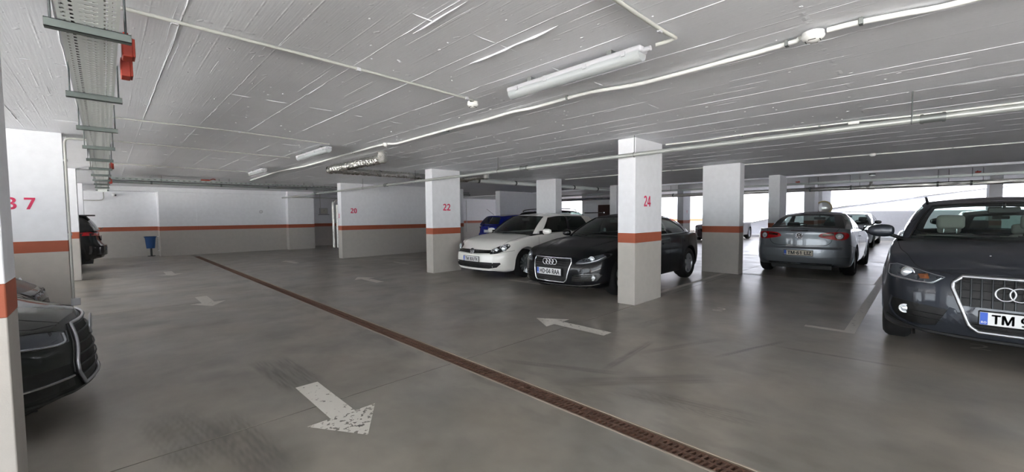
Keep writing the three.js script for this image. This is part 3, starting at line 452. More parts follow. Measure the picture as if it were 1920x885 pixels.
function buildCar(s) {
  // s: L, W (half width), r (wheel radius), fo (front overhang), wb, bottom, ys, yt, plan curves, nose/tail, green {...}
  const root = thing(s.name, s.label, 'car', [0, 0, 0]);
  const C = s.C = { root, s };
  const yb = curve(s.yb), ys = curve(s.ys), yt = curve(s.yt), plan = curve(s.plan), nose = curve(s.nose), tail = curve(s.tail), sw = curve(s.shoulder || [[0, 0.965], [s.L, 0.965]]);
  const ra = s.r + (s.archGap ?? 0.05), xw = [s.fo, s.fo + s.wb], ym = s.ym ?? 0.58;
  const arch = (x) => { let y = yb(x); for (const c of xw) { const d = Math.abs(x - c); if (d < ra) y = Math.max(y, s.r + Math.sqrt(Math.max(0, ra * ra - d * d))); } return y; };
  let xs = []; for (let x = 0.0; x < s.L; x += 0.06) xs.push(x); xs.push(s.L);
  for (const f of [0.01, 0.025, 0.045, 0.09]) { xs.push(f, s.L - f); }
  for (const c of xw) for (const k of [-1.001, -0.999, -0.985, -0.96, -0.92, -0.85, 0.85, 0.92, 0.96, 0.985, 0.999, 1.001]) xs.push(c + k * ra);
  xs = [...new Set(xs.map((x) => +x.toFixed(4)))].sort((a, b) => a - b);
  const segs = [2, 3, 3, 4, 5, 4, 5, 4];
  const section = (x) => {
    const b = arch(x), w = plan(x), S = Math.max(ys(x), b + 0.1), t = Math.max(yt(x), S + 0.004), m = clamp(ym, b + 0.35 * (S - b), b + 0.75 * (S - b)), ws = w * sw(x);
    const inArch = xw.some((c) => Math.abs(x - c) < ra);
    const lowW = inArch ? w * 0.997 : w * (s.tuck ?? 0.955);
    return [[0, b], [lowW - 0.07, b], [lowW, b + (inArch ? 0.004 : 0.045)], [lerp(lowW, w, 0.75), lerp(b, m, 0.5)], [w, m], [ws, S], [ws - 0.075, S + (t - S) * 0.45], [ws * 0.52, t - (t - S) * 0.13], [0, t]];
  };
  const fallF = (x) => 1 - sstep(0, 0.55, x), fallR = (x) => 1 - sstep(0, 0.5, s.L - x);
  const warp = (x, y, z, w) => {
    let X = x; const zz = Math.min(1, Math.abs(z) / Math.max(0.3, plan(0.0)));
    X += (nose(y) + (s.bowF ?? 0.07) * zz * zz) * fallF(x); X -= (tail(y) + (s.bowR ?? 0.06) * Math.min(1, Math.abs(z) / plan(s.L)) ** 2) * fallR(x);
    let Z = z; for (const c of xw) { const d = Math.hypot(x - c, y - s.r); Z += Math.sign(z) * (s.flare ?? 0.014) * Math.exp(-(((d - ra - 0.02) / 0.05) ** 2)) * (Math.abs(z) > w * 0.8 ? 1 : 0); }
    return V(X, y, Z);
  };
  const rows = [], meta = [];
  const sample = (cp) => { const out = []; const P = cp.map((p) => V(p[0], p[1], 0));
    for (let i = 0; i < P.length - 1; i++) for (let k = 0; k < segs[i]; k++) { const t = k / segs[i];
      if (i === 0) { out.push(P[0].clone().lerp(P[1], t)); continue; }
      const p0 = i === 1 ? P[1].clone().add(P[1].clone().sub(P[2]).multiplyScalar(0.3)) : P[i - 1], p3 = i === P.length - 2 ? V(-P[i].x, P[i].y, 0) : P[i + 2], tt = t * t, t3 = tt * t, ten = i === 4 || i === 5 ? 0.35 : 0.45;
      const f = (a, b, c, d) => { const m0 = (c - a) * ten, m1 = (d - b) * ten; return (2 * t3 - 3 * tt + 1) * b + (t3 - 2 * tt + t) * m0 + (-2 * t3 + 3 * tt) * c + (t3 - tt) * m1; };
      out.push(V(f(p0.x, P[i].x, P[i + 1].x, p3.x), f(p0.y, P[i].y, P[i + 1].y, p3.y), 0)); }
    out.push(P[P.length - 1].clone()); return out; };
  const put = (x, k) => { const w = plan(x), sec = sample(section(x)); rows.push(sec.map((p) => warp(x, p.y, p.x * k, w))); meta.push(x); };
  for (const k of [0, 0.2, 0.4, 0.6, 0.75, 0.88, 0.96]) put(0, k);
  for (const x of xs) put(x, 1);
  for (const k of [0.96, 0.88, 0.75, 0.6, 0.4, 0.2, 0]) put(s.L, k);
  const G = s.green, topJ = segs[0] + segs[1] + segs[2] + segs[3] + segs[4] + 3;
  const full = gridGeo(rows);
  const cabin = (i, j) => G && j >= topJ && meta[i] > G.cowl + 0.05 && meta[i + 1] < G.deck - 0.03;
  const half = gridGeo(rows, cabin);
  const bodyG = creased(both(half), s.crease ?? 0.5);
  const solid = both(full);
  C.body = obj('body', bodyG, s.paint, root);
  const rays = {}; const cast = (ax) => rays[ax] ?? (rays[ax] = caster(solid, ax));
  // projection of 2D outlines onto the body
  const dirs = { f: [0, -1], r: [0, 1], s: [2, 1], t: [1, 1] };
  C.hit = (d, a, b) => { const [ax, sg] = dirs[d]; return cast(ax)(a, b, sg); };
  C.at = (d, a, b, off = 0) => { const [ax, sg] = dirs[d]; let w = cast(ax)(a, b, sg); for (let q = 1; w === null && q < 12; q++) w = cast(ax)(a * (1 - q * 0.012), d === 't' ? b * (1 - q * 0.012) : lerp(b, 0.6, q * 0.03), sg); if (w === null) w = 0; w += off * sg;
    return ax === 0 ? V(w, b, a) : ax === 2 ? V(a, b, w) : V(a, w, b); };
  C.patch = (name, d, pts, mat, o = {}) => {
    const { off = 0.004, depth = 0.02, mirror = true, smooth = 0, parent = root } = o;
    let pl = smooth ? smoothLoop(pts, smooth) : pts; const dense = [];
    pl.forEach((p, i) => { const q = pl[(i + 1) % pl.length], n = Math.max(1, Math.ceil(Math.hypot(q[0] - p[0], q[1] - p[1]) / 0.05)); for (let k = 0; k < n; k++) dense.push([lerp(p[0], q[0], k / n), lerp(p[1], q[1], k / n)]); });
    if (THREE.ShapeUtils.area(dense.map((p) => new THREE.Vector2(...p))) < 0) dense.reverse();
    let g = new THREE.ShapeGeometry(new THREE.Shape(dense.map((p) => new THREE.Vector2(...p)))); g = tess.modify(stripped(g).toNonIndexed());
    const p = g.attributes.position, out = new Float32Array(p.count * 3);
    for (let i = 0; i < p.count; i++) { const q = C.at(d, p.getX(i), p.getY(i), off); out.set([q.x, q.y, q.z], i * 3); }
    const face = new THREE.BufferGeometry(); face.setAttribute('position', new THREE.BufferAttribute(out, 3));
    const A = dense.map((p) => C.at(d, p[0], p[1], off)), B = dense.map((p) => C.at(d, p[0], p[1], off - depth)); A.push(A[0]); B.push(B[0]);
    const f2 = creased(face, 0.5), sk = gridGeo([A, B]).toNonIndexed(); sk.computeVertexNormals();
    const gg = merge([f2, sk]);
    const m0 = obj(name, gg, mat, parent); if (mirror) obj(name, mirrorZ(gg), mat, parent); return m0;
  };
  C.line = (name, d, pts, r, mat, o = {}) => { const { off = 0, mirror = true, smooth = true, closed = false, parent = root, n = 0, seg = 6 } = o;
    const dense = []; const src = smooth ? new THREE.CatmullRomCurve3(pts.map((p) => V(p[0], p[1], 0)), closed, 'centripetal').getPoints(pts.length * 8).map((p) => [p.x, p.y]) : (() => { const q = []; const m = closed ? pts.length : pts.length - 1; for (let i = 0; i < m; i++) for (let k = 0; k < 6; k++) { const b = pts[(i + 1) % pts.length]; q.push([lerp(pts[i][0], b[0], k / 6), lerp(pts[i][1], b[1], k / 6)]); } if (!closed) q.push(pts[pts.length - 1]); return q; })();
    if (closed && smooth) src.pop();
    for (const p of src) dense.push(C.at(d, p[0], p[1], off));
    const g = tube(dense, r, n || dense.length * 2, seg, closed, 'catmullrom', 0.1); const joined = pts[0][0] === 0 && d !== 's'; if (!mirror) return obj(name, g, mat, parent); if (joined) return obj(name, both(g), mat, parent); const m0 = obj(name, g, mat, parent); obj(name, mirrorZ(g), mat, parent); return m0; };
  // ------------------------------------------------ greenhouse
  if (G) {
    const base = { c: V(...G.wsC), a: V(...G.wsA), e: V(...G.rwC), f: V(...G.rwE) }, top = { c: V(...G.hdC), a: V(...G.hdA), e: V(...G.rhC), f: V(...G.rhE) };
    const belt = curve(G.belt), railY = curve(G.rail), beltZ = curve(G.beltZ), railZ = curve(G.railZ);
    const ring = (q, isTop, u) => {           // u 0..1 front, 1..2 side, 2..3 rear
      if (u <= 1) { const k = u * u; return V(lerp(q.c.x, q.a.x, k), lerp(q.c.y, q.a.y, k), q.a.z * u); }
      if (u <= 2) { const x = lerp(q.a.x, q.f.x, u - 1); return isTop ? V(x, railY(x), railZ(x)) : V(x, belt(x), beltZ(x)); }
      const w = 3 - u, k = w * w; return V(lerp(q.e.x, q.f.x, k), lerp(q.e.y, q.f.y, k), q.f.z * w);
    };
    const ctr = V((base.a.x + base.f.x) / 2, 0, 0), bulge = G.bulge ?? 0.035;
    const S = (u, t, off = 0) => { const b = ring(base, false, u), tp = ring(top, true, u), p = b.clone().lerp(tp, t); const out = u <= 1 ? V(-0.8, 0.5, 0.3 * u) : u <= 2 ? V(0, 0.25, 1) : V(0.8, 0.5, 0.3 * (3 - u)); out.normalize(); return p.addScaledVector(out, bulge * 4 * t * (1 - t) + off); };
    C.S = S;
    const piece = (u0b, u0t, u1b, u1t, t0, t1, off = 0, nu = 14, nt = 8) => { const rows = []; for (let i = 0; i <= nu; i++) { const r = []; for (let k = 0; k <= nt; k++) { const t = lerp(t0, t1, k / nt); r.push(S(lerp(lerp(u0b, u0t, t), lerp(u1b, u1t, t), i / nu), t, off)); } rows.push(r); } const g = gridGeo(rows).toNonIndexed(); return creased(g, 0.6); };
    // roof
    const rrows = []; const Rf = (a, b, off = 0) => { const x = lerp(top.a.x, top.f.x, a), zr = railZ(x), yr = railY(x), xc = lerp(top.c.x, top.e.x, a), yc = G.crown ? lerp(lerp(top.c.y, top.e.y, a), yr + G.crown, Math.sin(Math.PI * clamp(a)) ) : lerp(top.c.y, top.e.y, a); return V(lerp(xc, x, b * b), lerp(yc, yr, b * b) + off, zr * b); };
    for (let i = 0; i <= 20; i++) { const r = []; for (let k = 0; k <= 16; k++) r.push(Rf(i / 20, 1 - k / 8)); rrows.push(r); }
    C.Rf = Rf;
    const frame = [creased(gridGeo(rrows), 0.6)];
    const w = G.win, px = [];
    const bar = (a, b, c, d, t0 = 0, t1 = 1, off = 0, nu = 3, nt = 10) => px.push(piece(a, b, c, d, t0, t1, off, nu, nt));
    const wf = G.wsEdge ?? 0.9;
    px.push(both(piece(0, 0, wf, wf, G.wsTop ?? 0.96, 1, 0, 12, 2)));        // header strip
    bar(wf, wf, w[0][0], w[0][1]);
    const bp = []; for (let i = 0; i < w.length - 1; i++) bp.push(piece(w[i][2], w[i][3], w[i + 1][0], w[i + 1][1], w[i][4] ?? 0.05, w[i][5] ?? 0.9, 0.001, 3, 8));
    for (let i = 0; i < w.length - 1; i++) { bar(w[i][2], w[i][3], w[i + 1][0], w[i + 1][1], 0, w[i][4] ?? 0.05, 0, 3, 2); bar(w[i][2], w[i][3], w[i + 1][0], w[i + 1][1], w[i][5] ?? 0.9, 1, 0, 3, 2); }
    for (const g of bp) { obj('center_pillar', g, M.gloss, root); obj('center_pillar', mirrorZ(g), M.gloss, root); }
    const re = G.rwEdge ?? 2.12; bar(w[w.length - 1][2], w[w.length - 1][3], re, re, 0, 1, 0, 10, 10);
    for (const q of w) { bar(q[0], q[1], q[2], q[3], 0, q[4] ?? 0.05, 0, 10, 2); bar(q[0], q[1], q[2], q[3], q[5] ?? 0.9, 1, 0, 10, 2); }
    const rw0 = G.rwT0 ?? 0.04, rw1 = G.rwT1 ?? 0.94;
    bar(re, re, 3, 3, rw1, 1, 0, 10, 2); bar(re, re, 3, 3, 0, rw0, 0, 10, 2);
    obj('roof', frame, s.roofPaint || s.paint, root);
    obj('windshield_header', px[0], s.roofPaint || s.paint, root);
    const rearN = px.length - 2;
    for (let i = rearN; i < px.length; i++) obj('rear_header', both(px[i]), s.roofPaint || s.paint, root);
    for (const sg of [1, -1]) { const g = merge(px.slice(1, rearN)); obj('side_frame', sg > 0 ? g : mirrorZ(g), s.roofPaint || s.paint, root); }
    obj('windshield', both(piece(0, 0, wf, wf, 0, G.wsTop ?? 0.96, -0.006, 16, 10)), M.glass, root);
    obj('windshield_seal', [both(tube([...Array(12)].map((_, i) => S(wf, lerp(0, G.wsTop ?? 0.96, i / 11), 0.001)), 0.008, 30, 5)), both(tube([...Array(12)].map((_, i) => S(wf * i / 11, G.wsTop ?? 0.96, 0.001)), 0.007, 30, 5))], M.black, root);
    w.forEach((q, i) => { for (const sgn of [1, -1]) { const g = piece(q[0], q[1], q[2], q[3], q[4] ?? 0.05, q[5] ?? 0.9, -0.006); obj('side_window', sgn > 0 ? g : mirrorZ(g), q[6] || s.sideGlass || M.tint, root); } });
    if (s.winTrim) { const t0 = w[0][4] ?? 0.05; const pts = []; for (let i = 0; i <= 20; i++) pts.push(S(lerp(lerp(w[0][0], w[0][1], t0), lerp(w[w.length - 1][2], w[w.length - 1][3], t0), i / 20), t0, 0.006)); { const g = tube(pts, 0.011, 60, 6); obj('belt_trim', g, s.winTrim, root); obj('belt_trim', mirrorZ(g), s.winTrim, root); } }
    obj('rear_window', both(piece(re, re, 3, 3, rw0, rw1, -0.006, 12, 8)), s.rearGlass || M.tint, root);
    // cowl / dashboard / parcel shelf closing the top of the body
    const dk = []; { const r1 = [], r2 = []; for (let k = -8; k <= 8; k++) { const u = Math.abs(k) / 8, p = ring(base, false, u); r1.push(V(p.x - 0.02, p.y - 0.005, Math.sign(k) * p.z)); r2.push(V(p.x - 0.22, yt(Math.max(0.1, p.x - 0.22)) - 0.03, Math.sign(k) * p.z * 0.98)); } dk.push(gridGeo([r2, r1]).toNonIndexed()); }
    obj('cowl', creased(merge(dk)), M.black, root);
    const cx = base.a.x, cb = belt(cx);
    const W2 = plan(cx + 0.5) - 0.12;
    obj('dashboard', [rbox(0.55, 0.2, W2 * 2, cx + 0.22, cb - 0.09, 0, 0.06, 3), rbox(0.3, 0.4, W2 * 2, cx + 0.25, cb - 0.34, 0, 0.04, 2)], M.cabin, root);
    obj('steering_wheel', new THREE.TorusGeometry(0.18, 0.016, 8, 28).rotateY(Math.PI / 2).rotateZ(0.4).translate(cx + 0.66, cb + 0.0, (s.steer ?? 1) * 0.36), M.black, root);
    obj('cabin_tub', [box(cx - 0.1, base.f.x - 0.1, 0.3, 0.34, -W2, W2), box(cx, base.f.x - 0.05, 0.3, cb - 0.02, W2 - 0.02, W2 + 0.005), box(cx, base.f.x - 0.05, 0.3, cb - 0.02, -W2 - 0.005, -W2 + 0.02), box(G.deck - 0.45, G.deck + 0.05, belt(base.f.x) - 0.09, belt(base.f.x) - 0.06, -W2 + 0.03, W2 - 0.03)], M.cabin, root);
    const sm = s.seatMat || M.cloth;
    const seat = (x, z, wd = 0.5, hr = true, tall = G.seatTop ?? 1.02) => { const back = rbox(0.16, tall - 0.42, wd, 0, (tall - 0.42) / 2, 0, 0.07, 3).rotateZ(-0.3).translate(x + 0.42, 0.42, z); const parts = [rbox(0.5, 0.16, wd, x + 0.22, 0.42, z, 0.06, 3), back];
      const m = obj('seat', parts, sm, root); if (hr) { obj('headrest', rbox(0.11, 0.19, 0.27, x + 0.42 + (tall - 0.42) * 0.3 + 0.03, tall + 0.13, z, 0.05, 4), sm, m); obj('headrest_post', [-0.06, 0.06].map((d) => cyl(0.007, 0.12, x + 0.42 + (tall - 0.42) * 0.3 + 0.02, tall + 0.02, z + d, 'y', 8)), M.chrome, m); } };
    const sx = G.seatX ?? cx + 0.9; seat(sx, 0.37); seat(sx, -0.37);
    if (!s.noRearSeat) { obj('rear_bench', [rbox(0.5, 0.18, W2 * 2 - 0.1, sx + 1.05, 0.42, 0, 0.06, 3), rbox(0.15, (G.seatTop ?? 1.02) - 0.5, W2 * 2 - 0.12, 0, ((G.seatTop ?? 1.02) - 0.5) / 2, 0, 0.06, 3).rotateZ(-0.35).translate(sx + 1.22, 0.45, 0)], sm, root); for (const z of [-0.36, 0.36]) obj('headrest', rbox(0.09, 0.14, 0.25, sx + 1.22 + 0.2, (G.seatTop ?? 1.02) + 0.02, z, 0.04, 3), sm, root); }
    obj('interior_mirror', [rbox(0.03, 0.07, 0.24, top.c.x + 0.06, top.c.y - 0.1, 0, 0.02, 2), rod([top.c.x + 0.05, top.c.y - 0.08, 0], [top.c.x + 0.02, top.c.y - 0.005, 0], 0.012)], M.black, root);
  }
  // ------------------------------------------------ underbody and wheels
  obj('underbody', [box(0.25, s.L - 0.25, yb(s.L / 2) - 0.02, 0.42, -s.W * 0.62, s.W * 0.62)], M.black, root);
  for (const c of xw) for (const sg of [1, -1]) {
    const zc = sg * (s.track ?? s.W - 0.115), tw = s.tyreW ?? 0.215, R = s.r, rim = s.rim ?? R * 0.7;
    const prof = [[rim - 0.02, -tw / 2 + 0.02], [rim + 0.01, -tw / 2], [R - 0.045, -tw / 2 - 0.004], [R - 0.015, -tw / 2 + 0.018], [R, -tw / 2 + 0.045], [R + 0.001, 0], [R, tw / 2 - 0.045], [R - 0.015, tw / 2 - 0.018], [R - 0.045, tw / 2 + 0.004], [rim + 0.01, tw / 2], [rim - 0.02, tw / 2 - 0.02]].map((p) => new THREE.Vector2(p[0], p[1]));
    const grooves = []; for (const q of [-0.25, 0, 0.25]) grooves.push(new THREE.TorusGeometry(R + 0.0015, 0.004, 4, 48).translate(0, 0, q * tw));
    const wg = new THREE.Group(); wg.name = 'wheel'; wg.position.set(c, R, zc); root.add(wg);
    obj('tyre', [new THREE.LatheGeometry(prof, 44).rotateX(Math.PI / 2)], M.rubber, wg);
    const o = tw / 2 - 0.02, rg = [], N = s.spokes ?? 5;
    rg.push(new THREE.LatheGeometry([[rim - 0.018, o - 0.16], [rim - 0.03, o - 0.03], [rim - 0.012, o], [rim + 0.006, o + 0.006]].map((p) => new THREE.Vector2(...p)), 40).rotateX(Math.PI / 2));
    rg.push(cyl(rim * 0.2, 0.05, 0, 0, o - 0.035, 'z', 20, rim * 0.22), cyl(rim * 0.13, 0.02, 0, 0, o - 0.005, 'z', 16));
    for (let k = 0; k < N; k++) { const a = k / N * Math.PI * 2 + 0.3, twin = s.twin ? [-0.09, 0.09] : [0]; for (const tt of twin) { const w0 = s.twin ? 0.03 : (s.spokeW ?? 0.055), sh = new THREE.Shape([[rim * 0.15, -w0 * 0.6], [rim * 0.95, -w0 * (s.twin ? 0.5 : 0.42)], [rim * 0.95, w0 * (s.twin ? 0.5 : 0.42)], [rim * 0.15, w0 * 0.6]].map((p) => new THREE.Vector2(...p)));
      rg.push(new THREE.ExtrudeGeometry(sh, { depth: 0.022, bevelEnabled: true, bevelSize: 0.004, bevelThickness: 0.004, bevelSegments: 1 }).translate(0, 0, o - 0.035).rotateZ(a + tt)); } }
    let rgm = merge(rg); if (sg < 0) { rgm = rgm.rotateY(Math.PI); }
    obj('rim', rgm, s.rimMat || M.alloy, wg);
    obj('brake_disc', cyl(rim * 0.72, 0.02, 0, 0, sg * (o - 0.11), 'z', 28), M.alloyDark, wg);
    obj('wheel_liner', cyl(R - 0.03, 0.02, 0, 0.02, -sg * tw * 0.62, 'z', 28), M.black, wg);
  }
  return C;
}
function plate(C, x, y, text, o = {}) {      // number plate: dir -1 front, +1 rear
  const { dir = -1, tilt = 0, dash = false, ink = M.plateInk, size = 0.078, parent = C.root, light = M.plateWhite } = o;
  const g = new THREE.Group(); g.name = 'number_plate'; g.position.set(x, y, 0); g.rotation.y = dir < 0 ? -Math.PI / 2 : Math.PI / 2; parent.add(g);
  obj('plate_holder', rbox(0.535, 0.128, 0.014, 0, 0, -0.004, 0.006, 1), M.black, g);
  obj('plate_panel', rbox(0.52, 0.11, 0.008, 0, 0, 0.004, 0.004, 1), light, g);
  obj('country_strip', box(-0.257, -0.213, -0.052, 0.052, 0.008, 0.0088), M.plateBlue, g);
  obj('country_letters', textGeo('RO', 0.018).translate(-0.235, -0.032, 0.0095), light, g);
  if (text) { const t = textGeo(text, size, fontR); t.computeBoundingBox(); const wd = t.boundingBox.max.x - t.boundingBox.min.x, want = o.width ?? 0.42; t.scale(want / wd, 1, 1).translate(o.shift ?? 0.022, 0, 0.0095);
    const bold = [t, t.clone().translate(0.003, 0.0015, 0), t.clone().translate(-0.003, -0.0015, 0), t.clone().translate(0, 0.003, 0), t.clone().translate(0, -0.003, 0)]; obj('plate_lettering', bold, ink, g); }
  return g;
}
function rings(C, x, y, R, dir, mat = M.chrome) { const g = []; for (let i = 0; i < 4; i++) g.push(new THREE.TorusGeometry(R, R * 0.14, 10, 36).rotateY(Math.PI / 2).translate(x, y, (i - 1.5) * R * 1.42)); return obj('ring_emblem', g, mat, C.root); }
function roundelVW(C, x, y, R, dir, tilt = 0) {   // round emblem with V over W, facing dir along x
  const g = []; g.push(new THREE.TorusGeometry(R, R * 0.09, 8, 36));
  const st = (pts) => { for (let i = 0; i < pts.length - 1; i++) g.push(rod([pts[i][0] * R, pts[i][1] * R, 0.004], [pts[i + 1][0] * R, pts[i + 1][1] * R, 0.004], R * 0.075, 6)); };
  st([[-0.42, 0.86], [0, 0.08], [0.42, 0.86]]); st([[-0.86, 0.42], [-0.36, -0.8], [0, -0.02], [0.36, -0.8], [0.86, 0.42]]);
  const a = merge(g).rotateZ(0).rotateX(tilt).rotateY(dir < 0 ? -Math.PI / 2 : Math.PI / 2).translate(x, y, 0);
  const m = obj('emblem', a, M.chrome, C.root); obj('emblem_disc', cyl(R, 0.012, x - dir * 0.004, y, 0, 'x', 32), M.lampDark, m); return m;
}
function doorMirror(C, x, y, z, mat, o = {}) { const { w = 0.24, h = 0.15, dpt = 0.13 } = o;
  for (const sg of [1, -1]) { const g = new THREE.SphereGeometry(0.5, 24, 16), p = g.attributes.position;
    for (let i = 0; i < p.count; i++) { let a = p.getX(i), b = p.getY(i), c = p.getZ(i); const q = (v, e) => Math.sign(v) * Math.pow(Math.abs(v) * 2, e) / 2; a = q(a, 0.75); b = q(b, 0.7); c = q(c, 0.7); if (a > 0) a *= 0.45; const tp = c * sg > 0 ? 1 - 0.35 * (c * sg) : 1; p.setXYZ(i, a * dpt, b * h * tp, c * w); }
    g.computeVertexNormals(); g.translate(x, y, sg * (z + w * 0.55));
    const m = obj('door_mirror', g, mat, C.root); obj('mirror_glass', rbox(0.008, h * 0.72, w * 0.82, x + dpt * 0.235, y, sg * (z + w * 0.53), 0.03, 2), M.mirrorGlass, m);
    obj('mirror_arm', rod([x + 0.0, y - h * 0.3, sg * (z + w * 0.2)], [x + 0.02, y - h * 0.62, sg * (z - 0.06)], 0.022, 8), M.black, m); } }
function handles(C, list, mat) { for (const [x, y] of list) for (const sg of [1, -1]) { const p = C.at('s', x, y, 0.018); obj('door_handle', rbox(0.2, 0.03, 0.022, p.x, p.y, sg * p.z, 0.011, 3), mat, C.root); } }
function place(C, X, Z, facing) { C.root.position.set(X, 0, Z); if (facing > 0) C.root.rotation.y = Math.PI; C.root.updateMatrixWorld(true); }

// ================================================================ CARS
const hline = (C, name, y, z0, z1, r, mat, off = 0.01, d = 'f') => C.line(name, d, [[z0, y], [(z0 + z1) / 2, y], [z1, y]], r, mat, { mirror: false, off });
const zmirror = (p) => [...p, ...p.slice().reverse().map(([z, y]) => [-z, y])];
function lampUnit(C, d, pts, o = {}) {         // head lamp: dark housing, lenses and a clear cover; one for each side
  const both_ = [1, -1];
  for (const sg of both_) { const P = pts.map(([a, b]) => d === 's' ? [a, b] : [a * sg, b]);
    const m = C.patch(o.name || 'headlamp', d, P, o.base || M.lampBase, { mirror: false, off: 0.003, smooth: o.smooth ?? 0 });
    for (const [z, y, R, mt] of o.lenses || []) { const p = C.at('f', z * sg, y, -0.012); obj('lens', [new THREE.SphereGeometry(R, 20, 14).scale(0.55, 1, 1).translate(p.x - R * 0.1, p.y, p.z)], mt || M.lens, m); obj('lens_ring', new THREE.TorusGeometry(R * 1.12, R * 0.13, 8, 30).rotateY(-Math.PI / 2 + sg * 0.5).translate(p.x - R * 0.15, p.y, p.z), M.chrome, m); }
    for (const [pp, mt, off] of o.extra || []) C.patch('lamp_insert', d, pp.map(([a, b]) => [a * sg, b]), mt, { mirror: false, off: off ?? 0.008, parent: m });
    if (o.strip) C.line('light_strip', d, o.strip.map(([a, b]) => [a * sg, b]), o.stripR ?? 0.007, o.stripMat || M.chrome, { mirror: false, off: 0.01, parent: m });
    C.patch('lamp_cover', d, P, M.clear, { mirror: false, off: 0.022, depth: 0.022, smooth: o.smooth ?? 0, parent: m });
    C.line('lamp_edge', d, P, 0.004, o.edge || M.black, { mirror: false, off: 0.012, closed: true, smooth: !!o.smooth, parent: m });
  }
}
function fog(C, z, y, R) { for (const sg of [1, -1]) { const p = C.at('f', z * sg, y, 0.0); const m = obj('fog_lamp', [cyl(R, 0.02, p.x, p.y, p.z, 'x', 22), new THREE.SphereGeometry(R * 0.85, 16, 10).scale(0.4, 1, 1).translate(p.x - 0.008, p.y, p.z)], M.lens, C.root); obj('fog_ring', new THREE.TorusGeometry(R * 1.15, 0.008, 8, 28).rotateY(Math.PI / 2).translate(p.x - 0.006, p.y, p.z), M.chrome, m); } }
function sideLines(C, list) { list.forEach((l) => C.line('panel_gap', 's', l, 0.0028, M.seam, { off: -0.0008 })); }
function hoodLine(C, pts) { C.line('hood_gap', 't', pts, 0.0032, M.seam, { off: -0.0008 }); }
function wipers(C) { const S = C.S; obj('wiper', [tube([S(0.75, 0.02, 0.02), S(0.4, 0.05, 0.022), S(0.05, 0.045, 0.022)], 0.008, 20, 5)], M.black, C.root); const g = tube([S(0.1, 0.03, 0.02), S(0.4, 0.06, 0.022), S(0.8, 0.08, 0.022)].map((p) => V(p.x, p.y, -p.z)), 0.008, 20, 5); obj('wiper', g, M.black, C.root); }

